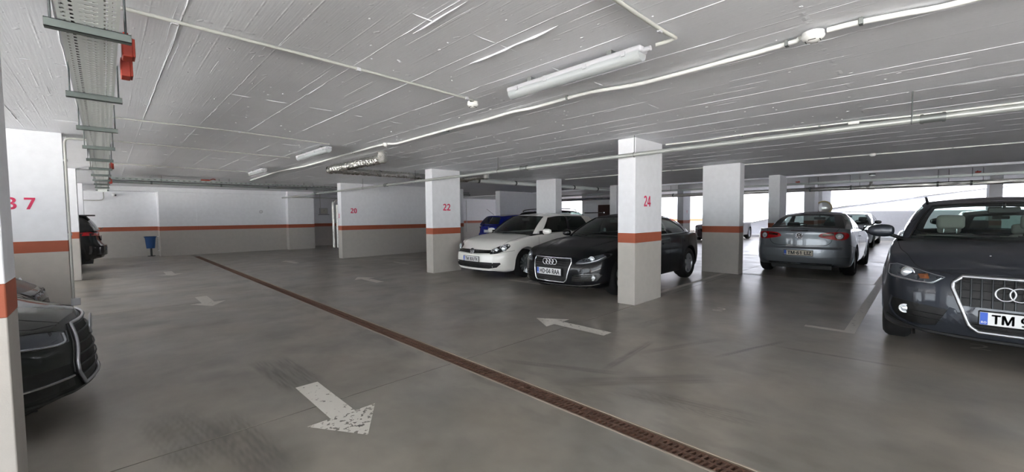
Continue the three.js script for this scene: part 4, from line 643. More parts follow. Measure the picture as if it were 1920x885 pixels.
// ---------------- white hatchback
{
  const C = buildCar({ name: 'white_hatchback', label: 'white hatchback parked nose out between column 22 and the black sedan', L: 4.2, W: 0.885, r: 0.316, fo: 0.87, wb: 2.575, paint: paint(0xf6f4ee, { metalness: 0, roughness: 0.35 }), spokes: 12, spokeW: 0.03, sideGlass: M.tint, rearGlass: M.tint,
    yb: [[0, 0.19], [0.35, 0.155], [0.6, 0.17], [3.6, 0.2], [4.2, 0.3]], ys: [[0, 0.6], [0.15, 0.69], [0.5, 0.795], [1.0, 0.875], [2, 0.925], [3.5, 0.965], [4.05, 0.97], [4.2, 0.92]],
    yt: [[0, 0.64], [0.06, 0.69], [0.22, 0.78], [0.6, 0.875], [1.05, 0.955], [1.5, 0.98], [3.9, 1.0], [4.2, 0.96]], plan: [[0, 0.6], [0.05, 0.665], [0.14, 0.745], [0.3, 0.82], [0.55, 0.868], [0.9, 0.884], [3.3, 0.884], [3.8, 0.85], [4.08, 0.76], [4.2, 0.62]],
    nose: [[0.1, 0.07], [0.22, 0.02], [0.36, 0], [0.52, 0.015], [0.62, 0.06], [0.72, 0.1], [0.9, 0.14]], tail: [[0.2, 0.08], [0.5, 0], [0.75, 0.05], [1, 0.1]], bowF: 0.09, tuck: 0.96,
    green: { cowl: 1.02, deck: 4.0, wsC: [0.98, 0.955, 0], wsA: [1.32, 0.95, 0.77], hdC: [1.72, 1.375, 0], hdA: [1.9, 1.35, 0.565], rhC: [3.86, 1.36, 0], rhE: [3.74, 1.325, 0.55], rwC: [4.1, 1.0, 0], rwE: [4.0, 0.985, 0.7], belt: [[1.32, 0.95], [2.5, 0.955], [4.0, 0.985]], rail: [[1.9, 1.35], [2.4, 1.4], [3.2, 1.385], [3.74, 1.325]], beltZ: [[1.32, 0.77], [1.8, 0.805], [3.2, 0.805], [4.0, 0.7]], railZ: [[1.9, 0.565], [2.5, 0.59], [3.74, 0.55]], crown: 0.045,
      win: [[1.05, 1.03, 1.41, 1.36, 0.03, 0.9], [1.45, 1.4, 1.78, 1.74, 0.04, 0.9]], seatTop: 1.0 } });
  C.patch('upper_grille', 'f', zmirror([[0.5, 0.635], [0.52, 0.6], [0.5, 0.565], [0, 0.545]]).concat([]).filter((p, i, a) => !(i > 3 && p[0] === 0)).concat([[-0.5, 0.635]]).slice(0, 7), M.gloss, { mirror: false, off: 0.006 });
  for (const y of [0.578, 0.612]) hline(C, 'grille_bar', y, -0.46, 0.46, 0.006, M.lampDark, 0.012);
  lampUnit(C, 'f', [[0.52, 0.565], [0.53, 0.64], [0.6, 0.7], [0.73, 0.745], [0.79, 0.76], [0.82, 0.715], [0.79, 0.645], [0.7, 0.585], [0.6, 0.56]], { base: M.lampDark, smooth: 4, lenses: [[0.61, 0.63, 0.045], [0.73, 0.665, 0.062], [0.57, 0.59, 0.02]] });
  const lo = [[-0.72, 0.37], [0.72, 0.37], [0.73, 0.34], [0.66, 0.265], [0.5, 0.235], [-0.5, 0.235], [-0.66, 0.265], [-0.73, 0.34]];
  C.patch('lower_grille', 'f', lo, M.black, { mirror: false, off: 0.004 });
  for (const y of [0.265, 0.295, 0.325]) hline(C, 'grille_bar', y, -0.6, 0.6, 0.006, M.trim, 0.01);
  C.line('bumper_gap', 'f', [[0.0, 0.535], [0.45, 0.545], [0.66, 0.565], [0.86, 0.62]], 0.003, M.seam, { off: -0.0005 });
  roundelVW(C, C.at('f', 0, 0.6, 0.02).x, 0.6, 0.062, -1, -0.25);
  plate(C, C.at('f', 0, 0.43, 0.012).x, 0.43, 'TM 80UTK', { size: 0.07 });
  hoodLine(C, [[0.2, 0.62], [0.5, 0.73], [0.9, 0.77], [1.2, 0.78]]);
  sideLines(C, [[[1.3, 0.22], [1.28, 0.5], [1.3, 0.92]], [[2.4, 0.22], [2.42, 0.6], [2.44, 0.93]], [[3.25, 0.93], [3.2, 0.7], [2.95, 0.45]], [[1.3, 0.24], [2.9, 0.24]]]);
  handles(C, [[2.2, 0.82], [3.05, 0.83]], C.s.paint);
  doorMirror(C, 1.47, 1.0, 0.82, C.s.paint, { w: 0.25, h: 0.13, dpt: 0.1 }); wipers(C);
  obj('door_mirror_base', both(rbox(0.16, 0.1, 0.02, 1.45, 0.965, 0.81, 0.01)), M.black, C.root);
  place(C, 5.74, -7.08, -1);
}
// ---------------- black sedan behind column 24
{
  const C = buildCar({ name: 'black_sedan', label: 'black sedan with chrome framed grille half hidden behind column 24', L: 4.56, W: 0.905, r: 0.325, fo: 0.86, wb: 2.74, paint: paint(0x04050b, { clearcoat: 0.5 }), spokes: 5, spokeW: 0.075, winTrim: M.satin, rimMat: M.alloy,
    yb: [[0, 0.2], [0.35, 0.165], [0.6, 0.17], [4.0, 0.2], [4.56, 0.32]], ys: [[0, 0.63], [0.2, 0.69], [0.6, 0.775], [1.2, 0.865], [2, 0.92], [3.6, 0.95], [4.3, 0.92], [4.56, 0.82]],
    yt: [[0, 0.685], [0.06, 0.705], [0.3, 0.77], [0.8, 0.87], [1.3, 0.955], [1.8, 0.99], [3.95, 0.985], [4.35, 0.96], [4.56, 0.87]], plan: [[0, 0.6], [0.05, 0.67], [0.14, 0.75], [0.3, 0.825], [0.55, 0.875], [0.9, 0.9], [3.6, 0.9], [4.05, 0.865], [4.38, 0.78], [4.56, 0.58]],
    nose: [[0.1, 0.08], [0.22, 0.01], [0.32, 0], [0.5, 0.015], [0.62, 0.05], [0.7, 0.1], [0.9, 0.2]], tail: [[0.2, 0.08], [0.5, 0], [0.85, 0.02], [1, 0.08]], bowF: 0.12, tuck: 0.965,
    green: { cowl: 1.25, deck: 4.08, wsC: [1.2, 0.955, 0], wsA: [1.56, 0.945, 0.77], hdC: [2.03, 1.345, 0], hdA: [2.2, 1.315, 0.55], rhC: [3.46, 1.35, 0], rhE: [3.36, 1.305, 0.54], rwC: [4.16, 1.02, 0], rwE: [4.05, 0.985, 0.68], belt: [[1.56, 0.945], [2.8, 0.955], [4.05, 0.985]], rail: [[2.2, 1.315], [2.7, 1.36], [3.36, 1.305]], beltZ: [[1.56, 0.77], [2.1, 0.81], [3.4, 0.81], [4.05, 0.68]], railZ: [[2.2, 0.55], [2.7, 0.575], [3.36, 0.54]], crown: 0.045,
      win: [[1.05, 1.02, 1.46, 1.4, 0.04, 0.92], [1.49, 1.44, 1.86, 1.9, 0.04, 0.92]], seatTop: 0.98 } });
  const fr = [[-0.375, 0.655], [0.375, 0.655], [0.395, 0.6], [0.33, 0.3], [0.29, 0.265], [-0.29, 0.265], [-0.33, 0.3], [-0.395, 0.6]];
  C.patch('radiator_grille', 'f', fr, M.black, { mirror: false, off: 0.006 });
  for (const y of [0.635, 0.6, 0.565, 0.53]) hline(C, 'grille_bar', y, -0.37, 0.37, 0.007, M.lampDark, 0.014);
  for (const y of [0.335, 0.3]) hline(C, 'grille_bar', y, -0.31, 0.31, 0.007, M.lampDark, 0.014);
  C.line('grille_frame', 'f', fr, 0.013, M.chrome, { mirror: false, off: 0.012, closed: true, smooth: false });
  rings(C, C.at('f', 0, 0.59, 0.035).x, 0.59, 0.047, -1);
  plate(C, C.at('f', 0, 0.43, 0.03).x, 0.43, 'HD·04 RAA', { size: 0.072 });
  lampUnit(C, 'f', [[0.47, 0.575], [0.52, 0.635], [0.66, 0.69], [0.82, 0.735], [0.86, 0.73], [0.85, 0.68], [0.76, 0.615], [0.62, 0.575]], { base: M.lampBase, smooth: 3, lenses: [[0.67, 0.648, 0.04]], strip: [[0.49, 0.585], [0.62, 0.595], [0.74, 0.63], [0.83, 0.69]], stripR: 0.009 });
  C.patch('side_intake', 'f', [[0.43, 0.4], [0.78, 0.43], [0.82, 0.4], [0.76, 0.3], [0.42, 0.29]], M.gloss, { off: 0.004 });
  for (const y of [0.33, 0.36, 0.39]) C.line('intake_bar', 'f', [[0.45, y], [0.6, y + 0.005], [0.76, y + 0.01]], 0.005, M.lampDark, { off: 0.01 });
  fog(C, 0.72, 0.355, 0.036);
  C.line('bumper_lip', 'f', [[0, 0.22], [0.4, 0.22], [0.7, 0.235], [0.85, 0.28]], 0.012, M.gloss, { off: 0.006 });
  hoodLine(C, [[0.14, 0.42], [0.3, 0.6], [0.7, 0.74], [1.3, 0.78]]); 
  C.line('hood_crease', 't', [[0.1, 0.33], [0.6, 0.46], [1.25, 0.6]], 0.006, C.s.paint, { off: -0.003 });
  sideLines(C, [[[1.5, 0.22], [1.47, 0.5], [1.5, 0.9]], [[2.65, 0.22], [2.66, 0.6], [2.68, 0.93]], [[3.62, 0.95], [3.5, 0.72], [3.22, 0.4]], [[1.5, 0.25], [3.2, 0.25]]]);
  handles(C, [[2.42, 0.8], [3.4, 0.82]], C.s.paint);
  for (const sg of [1, -1]) C.patch('tail_lamp', 'r', [[0.42 * sg, 0.9], [0.78 * sg, 0.9], [0.8 * sg, 0.8], [0.45 * sg, 0.78]], M.redLamp, { mirror: false });
  doorMirror(C, 1.72, 1.0, 0.84, C.s.paint, { w: 0.2, h: 0.13 }); wipers(C);
  plate(C, C.at('r', 0, 0.75, 0.02).x, 0.75, '', { dir: 1 });
  place(C, 5.31, -4.46, -1);
}
// ---------------- grey SUV on the right
{
  const C = buildCar({ name: 'grey_suv', label: 'dark grey compact SUV with octagonal chrome grille facing the aisle', L: 4.38, W: 0.915, r: 0.34, fo: 0.86, wb: 2.603, paint: paint(0x32363e, { metalness: 0.45, roughness: 0.42, clearcoat: 0.6 }), spokes: 5, twin: true, seatMat: M.clothGrey, archGap: 0.045, rearGlass: M.glass, sideGlass: M.glass,
    yb: [[0, 0.24], [0.35, 0.2], [0.6, 0.21], [3.9, 0.24], [4.38, 0.36]], ys: [[0, 0.76], [0.15, 0.835], [0.5, 0.91], [1.0, 0.985], [2, 1.03], [3.6, 1.07], [4.25, 1.07], [4.38, 1.0]],
    yt: [[0, 0.815], [0.05, 0.84], [0.22, 0.905], [0.6, 1.0], [1.1, 1.08], [1.5, 1.1], [4.1, 1.1], [4.38, 1.05]], plan: [[0, 0.66], [0.05, 0.735], [0.14, 0.805], [0.3, 0.865], [0.55, 0.905], [0.9, 0.915], [3.4, 0.915], [3.95, 0.88], [4.25, 0.78], [4.38, 0.64]],
    nose: [[0.12, 0.1], [0.28, 0.02], [0.4, 0], [0.6, 0.02], [0.75, 0.05], [0.84, 0.11], [1.0, 0.16]], tail: [[0.2, 0.08], [0.5, 0], [0.9, 0.06], [1.1, 0.1]], bowF: 0.11, tuck: 0.97, ym: 0.64,
    green: { cowl: 1.1, deck: 4.12, wsC: [1.02, 1.085, 0], wsA: [1.34, 1.07, 0.8], hdC: [1.68, 1.48, 0], hdA: [1.86, 1.45, 0.6], rhC: [3.9, 1.46, 0], rhE: [3.8, 1.42, 0.57], rwC: [4.2, 1.1, 0], rwE: [4.08, 1.08, 0.72], belt: [[1.34, 1.07], [2.5, 1.06], [4.08, 1.08]], rail: [[1.86, 1.45], [2.4, 1.5], [3.2, 1.485], [3.8, 1.42]], beltZ: [[1.34, 0.8], [1.9, 0.835], [3.3, 0.83], [4.08, 0.72]], railZ: [[1.86, 0.6], [2.5, 0.62], [3.8, 0.57]], crown: 0.055, wsEdge: 0.92,
      win: [[1.05, 1.03, 1.42, 1.37, 0.03, 0.9], [1.46, 1.41, 1.82, 1.78, 0.03, 0.9]], seatTop: 1.1, seatX: 2.2 } });
  const fr = [[-0.36, 0.785], [0.36, 0.785], [0.42, 0.725], [0.42, 0.68], [0.315, 0.36], [0.26, 0.315], [-0.26, 0.315], [-0.315, 0.36], [-0.42, 0.68], [-0.42, 0.725]];
  C.patch('radiator_grille', 'f', fr, M.black, { mirror: false, off: 0.006 });
  for (let k = -6; k <= 6; k++) { const z = k * 0.062; C.line('grille_bar', 'f', [[z, 0.775], [z, 0.65], [z, 0.53]], 0.006, M.barGrey, { mirror: false, off: 0.014 }); }
  for (const y of [0.6, 0.67, 0.74]) hline(C, 'grille_mesh', y, -0.4, 0.4, 0.0035, M.lampDark, 0.008);
  C.patch('plate_panel_base', 'f', [[-0.375, 0.53], [0.375, 0.53], [0.345, 0.4], [-0.345, 0.4]], paint(0x3a3d44, { metalness: 0.4 }), { mirror: false, off: 0.016 });
  for (const y of [0.345, 0.375]) hline(C, 'grille_bar', y, -0.3, 0.3, 0.006, M.lampDark, 0.012);
  C.line('grille_frame', 'f', fr, 0.016, M.satin, { mirror: false, off: 0.014, closed: true, smooth: false });
  rings(C, C.at('f', 0, 0.665, 0.045).x, 0.665, 0.056, -1, M.satin);
  plate(C, C.at('f', 0, 0.45, 0.04).x, 0.45, 'TM 9', { size: 0.074, width: 0.2, shift: -0.09 });
  lampUnit(C, 'f', [[0.47, 0.765], [0.55, 0.7], [0.68, 0.705], [0.84, 0.725], [0.865, 0.75], [0.86, 0.835], [0.8, 0.85], [0.66, 0.815]], { base: M.lampBase, edge: M.satin, lenses: [[0.72, 0.775, 0.048]], extra: [[[[0.58, 0.785], [0.65, 0.775], [0.63, 0.735], [0.57, 0.74]], M.amber, 0.01]], strip: [[0.49, 0.755], [0.56, 0.708], [0.7, 0.714], [0.84, 0.735]], stripR: 0.008 });
  C.patch('side_intake', 'f', [[0.44, 0.475], [0.83, 0.52], [0.84, 0.47], [0.8, 0.36], [0.7, 0.31], [0.5, 0.3]], M.black, { off: 0.004 });
  for (const y of [0.365, 0.415]) C.line('intake_bar', 'f', [[0.47, y], [0.6, y + 0.008], [0.7, y + 0.014]], 0.006, M.trim, { off: 0.012 });
  C.patch('bumper_blade', 'f', [[0.4, 0.49], [0.435, 0.5], [0.52, 0.32], [0.66, 0.285], [0.5, 0.26], [0.33, 0.27]], C.s.paint, { off: 0.016 });
  C.line('intake_edge', 'f', [[0.83, 0.53], [0.845, 0.43], [0.79, 0.335], [0.66, 0.285]], 0.011, C.s.paint, { off: 0.01 });
  fog(C, 0.73, 0.43, 0.034);
  C.patch('washer_cover', 'f', [[0.6, 0.635], [0.72, 0.645], [0.72, 0.61], [0.61, 0.6]], C.s.paint, { off: 0.004, depth: 0.006 });
  C.line('bumper_lip', 'f', [[0, 0.245], [0.4, 0.245], [0.7, 0.265], [0.86, 0.32]], 0.018, M.trim, { off: 0.004 });
  hoodLine(C, [[0.12, 0.42], [0.25, 0.62], [0.6, 0.77], [1.15, 0.83]]);
  C.line('hood_gap', 'f', [[0, 0.805], [0.35, 0.805], [0.5, 0.8]], 0.003, M.seam, { off: -0.0005 });
  sideLines(C, [[[1.38, 0.28], [1.36, 0.6], [1.38, 1.03]], [[2.48, 0.28], [2.5, 0.7], [2.52, 1.04]], [[3.35, 1.05], [3.3, 0.8], [3.02, 0.5]]]);
  handles(C, [[2.25, 0.92], [3.12, 0.94]], C.s.paint);
  doorMirror(C, 1.46, 1.145, 0.86, C.s.paint, { w: 0.25, h: 0.155, dpt: 0.13 }); wipers(C);
  for (const sg of [1, -1]) obj('roof_rail', tube([[1.95, 1.47, 0.6 * sg], [2.1, 1.535, 0.61 * sg], [2.8, 1.56, 0.615 * sg], [3.6, 1.51, 0.59 * sg], [3.75, 1.45, 0.58 * sg]], 0.014, 40, 6), M.black, C.root);
  { const n = C.at('t', 0.42, -0.18, 0.004); obj('washer_nozzle', new THREE.SphereGeometry(0.008, 8, 6).translate(n.x, n.y, n.z), M.chrome, C.root); }
  for (const sg of [1, -1]) C.patch('tail_lamp', 'r', [[0.4 * sg, 1.0], [0.78 * sg, 1.0], [0.8 * sg, 0.84], [0.45 * sg, 0.82]], M.redLamp, { mirror: false });
  place(C, 5.36, 0.61, -1);
}
// ---------------- silver coupe seen from behind
{
  const C = buildCar({ name: 'silver_coupe', label: 'silver grey coupe cabriolet with dark roof seen from behind', L: 4.41, W: 0.89, r: 0.316, fo: 0.93, wb: 2.578, paint: paint(0x7f858b, { metalness: 0.6, roughness: 0.35 }), roofPaint: paint(0x3a3a3c, { metalness: 0.4 }), spokes: 5, twin: true, rearGlass: M.glass, sideGlass: M.glass, noRearSeat: false,
    yb: [[0, 0.2], [0.35, 0.17], [3.9, 0.2], [4.2, 0.23], [4.41, 0.27]], ys: [[0, 0.6], [0.2, 0.7], [0.6, 0.8], [1.2, 0.88], [2, 0.93], [3.4, 1.0], [4.1, 1.0], [4.3, 0.96], [4.41, 0.9]],
    yt: [[0, 0.66], [0.3, 0.78], [0.8, 0.88], [1.2, 0.95], [1.8, 0.98], [3.6, 1.05], [4.1, 1.065], [4.33, 1.05], [4.41, 0.98]], plan: [[0, 0.6], [0.14, 0.76], [0.4, 0.84], [0.9, 0.88], [3.6, 0.885], [4.0, 0.865], [4.25, 0.8], [4.36, 0.73], [4.41, 0.66]],
    nose: [[0.2, 0.02], [0.36, 0], [0.6, 0.05], [0.9, 0.14]], tail: [[0.15, 0.1], [0.3, 0.03], [0.45, 0], [0.6, 0.005], [0.66, 0.05], [0.8, 0.055], [0.95, 0.07], [1.05, 0.05]], bowR: 0.1, tuck: 0.95, ym: 0.6,
    green: { cowl: 1.15, deck: 3.78, wsC: [1.1, 0.95, 0], wsA: [1.45, 0.94, 0.76], hdC: [1.88, 1.34, 0], hdA: [2.05, 1.31, 0.56], rhC: [2.98, 1.36, 0], rhE: [2.95, 1.32, 0.55], rwC: [3.78, 1.06, 0], rwE: [3.62, 1.03, 0.7], belt: [[1.45, 0.94], [2.6, 0.97], [3.62, 1.03]], rail: [[2.05, 1.31], [2.5, 1.355], [2.95, 1.32]], beltZ: [[1.45, 0.76], [2.0, 0.8], [3.0, 0.8], [3.62, 0.7]], railZ: [[2.05, 0.56], [2.5, 0.575], [2.95, 0.55]], crown: 0.05, rwEdge: 2.24, rwT0: 0.1, rwT1: 0.8,
      win: [[1.05, 1.02, 1.6, 1.6, 0.04, 0.92], [1.63, 1.63, 1.84, 1.86, 0.05, 0.9]], seatTop: 0.93 } });
  const lampP = [[0.345, 0.865], [0.37, 0.925], [0.47, 0.955], [0.66, 0.965], [0.78, 0.955], [0.82, 0.9], [0.79, 0.825], [0.68, 0.8], [0.5, 0.825]];
  for (const sg of [1, -1]) {
    const P = lampP.map(([z, y]) => [z * sg, y]), m = C.patch('tail_lamp', 'r', P, M.redLamp, { mirror: false, off: 0.012, smooth: 3 });
    const disc = (z, y, R, mt, off) => C.patch('lamp_ring', 'r', [...Array(18)].map((_, i) => [z * sg + R * Math.cos(i / 9 * Math.PI), y + R * Math.sin(i / 9 * Math.PI)]), mt, { mirror: false, off, parent: m });
    disc(0.68, 0.882, 0.072, M.darkRed, 0.016); disc(0.68, 0.882, 0.056, M.lens, 0.02); disc(0.68, 0.882, 0.022, M.chrome, 0.026);
    C.patch('lamp_insert', 'r', [[0.4 * sg, 0.925], [0.59 * sg, 0.945], [0.6 * sg, 0.895], [0.41 * sg, 0.885]], M.darkRed, { mirror: false, off: 0.017, parent: m });
  }
  C.line('boot_gap', 'r', [[0.66, 1.035], [0.57, 0.86], [0.55, 0.76], [0.47, 0.69], [0.25, 0.675], [0, 0.672]], 0.004, M.seam, { off: -0.0005 });
  roundelVW(C, C.at('r', 0, 0.885, 0.012).x, 0.885, 0.058, 1, 0);
  C.patch('brake_light', 'r', [[-0.16, 1.0], [0.16, 1.0], [0.15, 0.988], [-0.15, 0.988]], M.darkRed, { mirror: false, off: 0.01 });
  C.patch('plate_recess', 'r', [[-0.33, 0.6], [0.33, 0.6], [0.4, 0.47], [0.34, 0.44], [-0.34, 0.44], [-0.4, 0.47]], C.s.paint, { mirror: false, off: -0.002, depth: 0.01 });
  C.line('bumper_crease', 'r', [[-0.86, 0.45], [-0.5, 0.425], [0, 0.42], [0.5, 0.425], [0.86, 0.45]], 0.006, C.s.paint, { off: -0.002, mirror: false });
  plate(C, C.at('r', 0, 0.515, 0.014).x, 0.515, 'TM·61 LIZ', { dir: 1, size: 0.07, light: std({ color: 0xe4dccb, roughness: 0.4 }) });
  C.patch('diffuser', 'r', [[-0.62, 0.3], [0.62, 0.3], [0.58, 0.235], [-0.58, 0.235]], M.trim, { mirror: false, off: 0.004 });
  for (const z of [-0.6, -0.25, 0.25, 0.6]) { const p = C.at('r', z, 0.56, 0.002); obj('parking_sensor', cyl(0.012, 0.006, p.x, p.y, p.z, 'x', 14), C.s.paint, C.root); }
  { const g = []; for (const [t, z] of [['EOS', 0.5], ['TDI', -0.5]]) { const p = C.at('r', z, 0.79, 0.004); g.push(textGeo(t, 0.026).rotateY(Math.PI / 2).translate(p.x, p.y, p.z)); } obj('badge_lettering', g, M.chrome, C.root); }
  sideLines(C, [[[1.45, 0.24], [1.42, 0.6], [1.45, 0.9]], [[2.85, 0.95], [2.87, 0.6], [2.8, 0.25]], [[3.6, 0.62], [3.95, 0.66], [4.1, 0.7]]]);
  handles(C, [[2.6, 0.84]], C.s.paint);
  doorMirror(C, 1.62, 1.0, 0.83, M.gloss, { w: 0.21, h: 0.14 });
  obj('roof_seam', [tube([...Array(11)].map((_, i) => C.Rf(0.45, i / 5 - 1, 0.001)), 0.004, 40, 5)], M.seam, C.root);
  place(C, 15.06, -1.93, 1);
}
// ---------------- dark sedan nose behind the near column
{
  const C = buildCar({ name: 'dark_sedan', label: 'dark dusty sedan nose with slatted grille poking out behind the near column', L: 4.9, W: 0.935, r: 0.335, fo: 0.9, wb: 2.91, paint: paint(0x232725, { metalness: 0.2, roughness: 0.5, clearcoat: 0.7 }), spokes: 5, twin: true,
    yb: [[0, 0.2], [0.35, 0.16], [4.3, 0.2], [4.9, 0.32]], ys: [[0, 0.635], [0.2, 0.69], [0.6, 0.775], [1.2, 0.865], [2, 0.92], [3.8, 0.96], [4.6, 0.95], [4.9, 0.86]],
    yt: [[0, 0.69], [0.06, 0.71], [0.3, 0.765], [0.8, 0.845], [1.3, 0.93], [1.8, 0.98], [4.1, 1.0], [4.7, 0.98], [4.9, 0.9]], plan: [[0, 0.56], [0.05, 0.645], [0.14, 0.745], [0.3, 0.835], [0.55, 0.895], [0.9, 0.925], [3.8, 0.925], [4.4, 0.88], [4.7, 0.8], [4.9, 0.62]],
    nose: [[0.1, 0.03], [0.2, 0], [0.32, 0], [0.5, 0.02], [0.62, 0.06], [0.7, 0.1], [0.9, 0.2]], tail: [[0.2, 0.08], [0.5, 0], [0.85, 0.02], [1, 0.08]], bowF: 0.13, tuck: 0.965,
    green: { cowl: 1.3, deck: 4.25, wsC: [1.25, 0.935, 0], wsA: [1.62, 0.94, 0.78], hdC: [2.1, 1.37, 0], hdA: [2.3, 1.34, 0.56], rhC: [3.6, 1.37, 0], rhE: [3.5, 1.33, 0.55], rwC: [4.32, 1.02, 0], rwE: [4.2, 0.99, 0.7], belt: [[1.62, 0.94], [2.8, 0.955], [4.2, 0.99]], rail: [[2.3, 1.34], [2.8, 1.385], [3.5, 1.33]], beltZ: [[1.62, 0.78], [2.2, 0.82], [3.5, 0.82], [4.2, 0.7]], railZ: [[2.3, 0.56], [2.8, 0.59], [3.5, 0.55]], crown: 0.045, win: [[1.05, 1.02, 1.46, 1.4], [1.49, 1.44, 1.86, 1.9]], seatTop: 0.98 } });
  const fr = [[-0.34, 0.645], [0.34, 0.645], [0.455, 0.4], [0.455, 0.33], [0.38, 0.225], [-0.38, 0.225], [-0.455, 0.33], [-0.455, 0.4]];
  C.patch('radiator_grille', 'f', fr, M.black, { mirror: false, off: 0.006 });
  for (const y of [0.29, 0.36, 0.43, 0.5, 0.57, 0.625]) { const w = y > 0.4 ? lerp(0.455, 0.33, (y - 0.4) / 0.265) : y > 0.33 ? 0.45 : lerp(0.38, 0.455, (y - 0.225) / 0.105); C.line('grille_bar', 'f', [[-w + 0.015, y], [-0.2, y], [0, y], [0.2, y], [w - 0.015, y]], 0.0055, M.barGrey, { mirror: false, off: 0.014 }); }
  C.line('grille_frame', 'f', fr, 0.011, M.satin, { mirror: false, off: 0.022, closed: true, smooth: false });
  rings(C, C.at('f', 0, 0.575, 0.03).x, 0.575, 0.05, -1, M.satin);
  lampUnit(C, 'f', [[0.47, 0.545], [0.43, 0.615], [0.58, 0.65], [0.78, 0.685], [0.885, 0.715], [0.89, 0.67], [0.82, 0.6], [0.7, 0.565]], { base: M.lampBase, smooth: 0, strip: [[0.46, 0.605], [0.485, 0.555], [0.7, 0.575], [0.8, 0.605], [0.87, 0.665]], stripR: 0.01 });
  C.patch('side_intake', 'f', [[0.5, 0.4], [0.85, 0.44], [0.88, 0.4], [0.82, 0.27], [0.46, 0.24]], M.black, { off: 0.004 });
  C.line('intake_trim', 'f', [[0.49, 0.315], [0.65, 0.325], [0.84, 0.345]], 0.009, M.chrome, { off: 0.012 });
  C.line('bumper_lip', 'f', [[0, 0.21], [0.4, 0.21], [0.7, 0.225], [0.88, 0.27]], 0.014, C.s.paint, { off: 0.008 });
  hoodLine(C, [[0.16, 0.44], [0.34, 0.64], [0.7, 0.77], [1.35, 0.81]]);
  C.line('hood_crease', 't', [[0.15, 0.4], [0.6, 0.52], [1.3, 0.64]], 0.007, C.s.paint, { off: -0.003 });
  sideLines(C, [[[1.55, 0.22], [1.52, 0.5], [1.55, 0.9]]]); doorMirror(C, 1.78, 1.0, 0.86, C.s.paint, {}); wipers(C);
  place(C, -0.1, -4.5, 1);
}
// ---------------- cars farther away
function hatch(o) { const k = o.h / 1.45; return buildCar({ name: o.name, label: o.label, L: o.L, W: o.W, r: o.r ?? 0.315, fo: 0.85, wb: o.L - 1.6, paint: o.paint, rearGlass: o.rg || M.tint, sideGlass: M.tint, spokes: 7,
  yb: [[0, 0.2], [0.35, 0.18], [o.L - 0.5, 0.22], [o.L, 0.33]], ys: [[0, 0.58 * k], [0.2, 0.7 * k], [0.6, 0.8 * k], [1.2, 0.88 * k], [2, 0.93 * k], [o.L - 0.3, 0.97 * k], [o.L, 0.9 * k]],
  yt: [[0, 0.64 * k], [0.2, 0.77 * k], [0.6, 0.87 * k], [1.05, 0.95 * k], [1.6, 0.98 * k], [o.L - 0.2, 1.0 * k], [o.L, 0.96 * k]], plan: [[0, o.W * 0.68], [0.14, o.W * 0.85], [0.4, o.W * 0.95], [0.9, o.W], [o.L - 0.8, o.W], [o.L - 0.35, o.W * 0.95], [o.L - 0.1, o.W * 0.86], [o.L, o.W * 0.72]],
  nose: [[0.1, 0.07], [0.36, 0], [0.6, 0.05], [0.9, 0.14]], tail: [[0.2, 0.1], [0.4 * k, 0], [0.6 * k, 0], [0.68 * k, 0.06], [1 * k, 0.12]], bowF: 0.1, bowR: 0.08,
  green: { cowl: 1.02, deck: o.L - 0.25, wsC: [0.98, 0.955 * k, 0], wsA: [1.32, 0.95 * k, o.W * 0.87], hdC: [1.72, 1.375 * k, 0], hdA: [1.9, 1.35 * k, o.W * 0.64], rhC: [o.L - 0.36, 1.375 * k, 0], rhE: [o.L - 0.46, 1.335 * k, o.W * 0.62], rwC: [o.L - 0.1, 1.0 * k, 0], rwE: [o.L - 0.2, 0.985 * k, o.W * 0.79], belt: [[1.32, 0.95 * k], [2.5, 0.955 * k], [o.L - 0.2, 0.985 * k]], rail: [[1.9, 1.35 * k], [2.4, 1.4 * k], [o.L - 1, 1.39 * k], [o.L - 0.46, 1.335 * k]], beltZ: [[1.32, o.W * 0.87], [1.8, o.W * 0.91], [o.L - 1, o.W * 0.91], [o.L - 0.2, o.W * 0.79]], railZ: [[1.9, o.W * 0.64], [2.5, o.W * 0.665], [o.L - 0.46, o.W * 0.62]], crown: 0.045 * k, rwEdge: 2.16, rwT0: 0.08, rwT1: 0.85,
    win: [[1.05, 1.03, 1.41, 1.36], [1.45, 1.4, 1.78, 1.74]], seatTop: 1.0 * k } }); }
{
  const C = hatch({ name: 'blue_hatchback', label: 'bright blue hatchback seen from behind beyond the white hatchback', L: 3.99, W: 0.83, h: 1.46, paint: paint(0x0c1f8f, { metalness: 0.35 }), rg: M.glass });
  for (const sg of [1, -1]) C.patch('tail_lamp', 'r', [[0.66 * sg, 0.98], [0.76 * sg, 0.96], [0.79 * sg, 0.72], [0.68 * sg, 0.72]], M.redLamp, { mirror: false, off: 0.012 });
  plate(C, C.at('r', 0, 0.76, 0.02).x, 0.76, '', { dir: 1 }); obj('roof_antenna', rod([3.35, 1.42, 0.25], [3.75, 1.66, 0.25], 0.006, 6), M.black, C.root); C.patch('emblem', 'r', [...Array(14)].map((_, i) => [0.035 * Math.cos(i / 7 * Math.PI), 0.9 + 0.035 * Math.sin(i / 7 * Math.PI)]), M.chrome, { mirror: false });
  doorMirror(C, 1.47, 1.0, 0.77, C.s.paint, {}); place(C, 14.94, -12.5, 1);
}
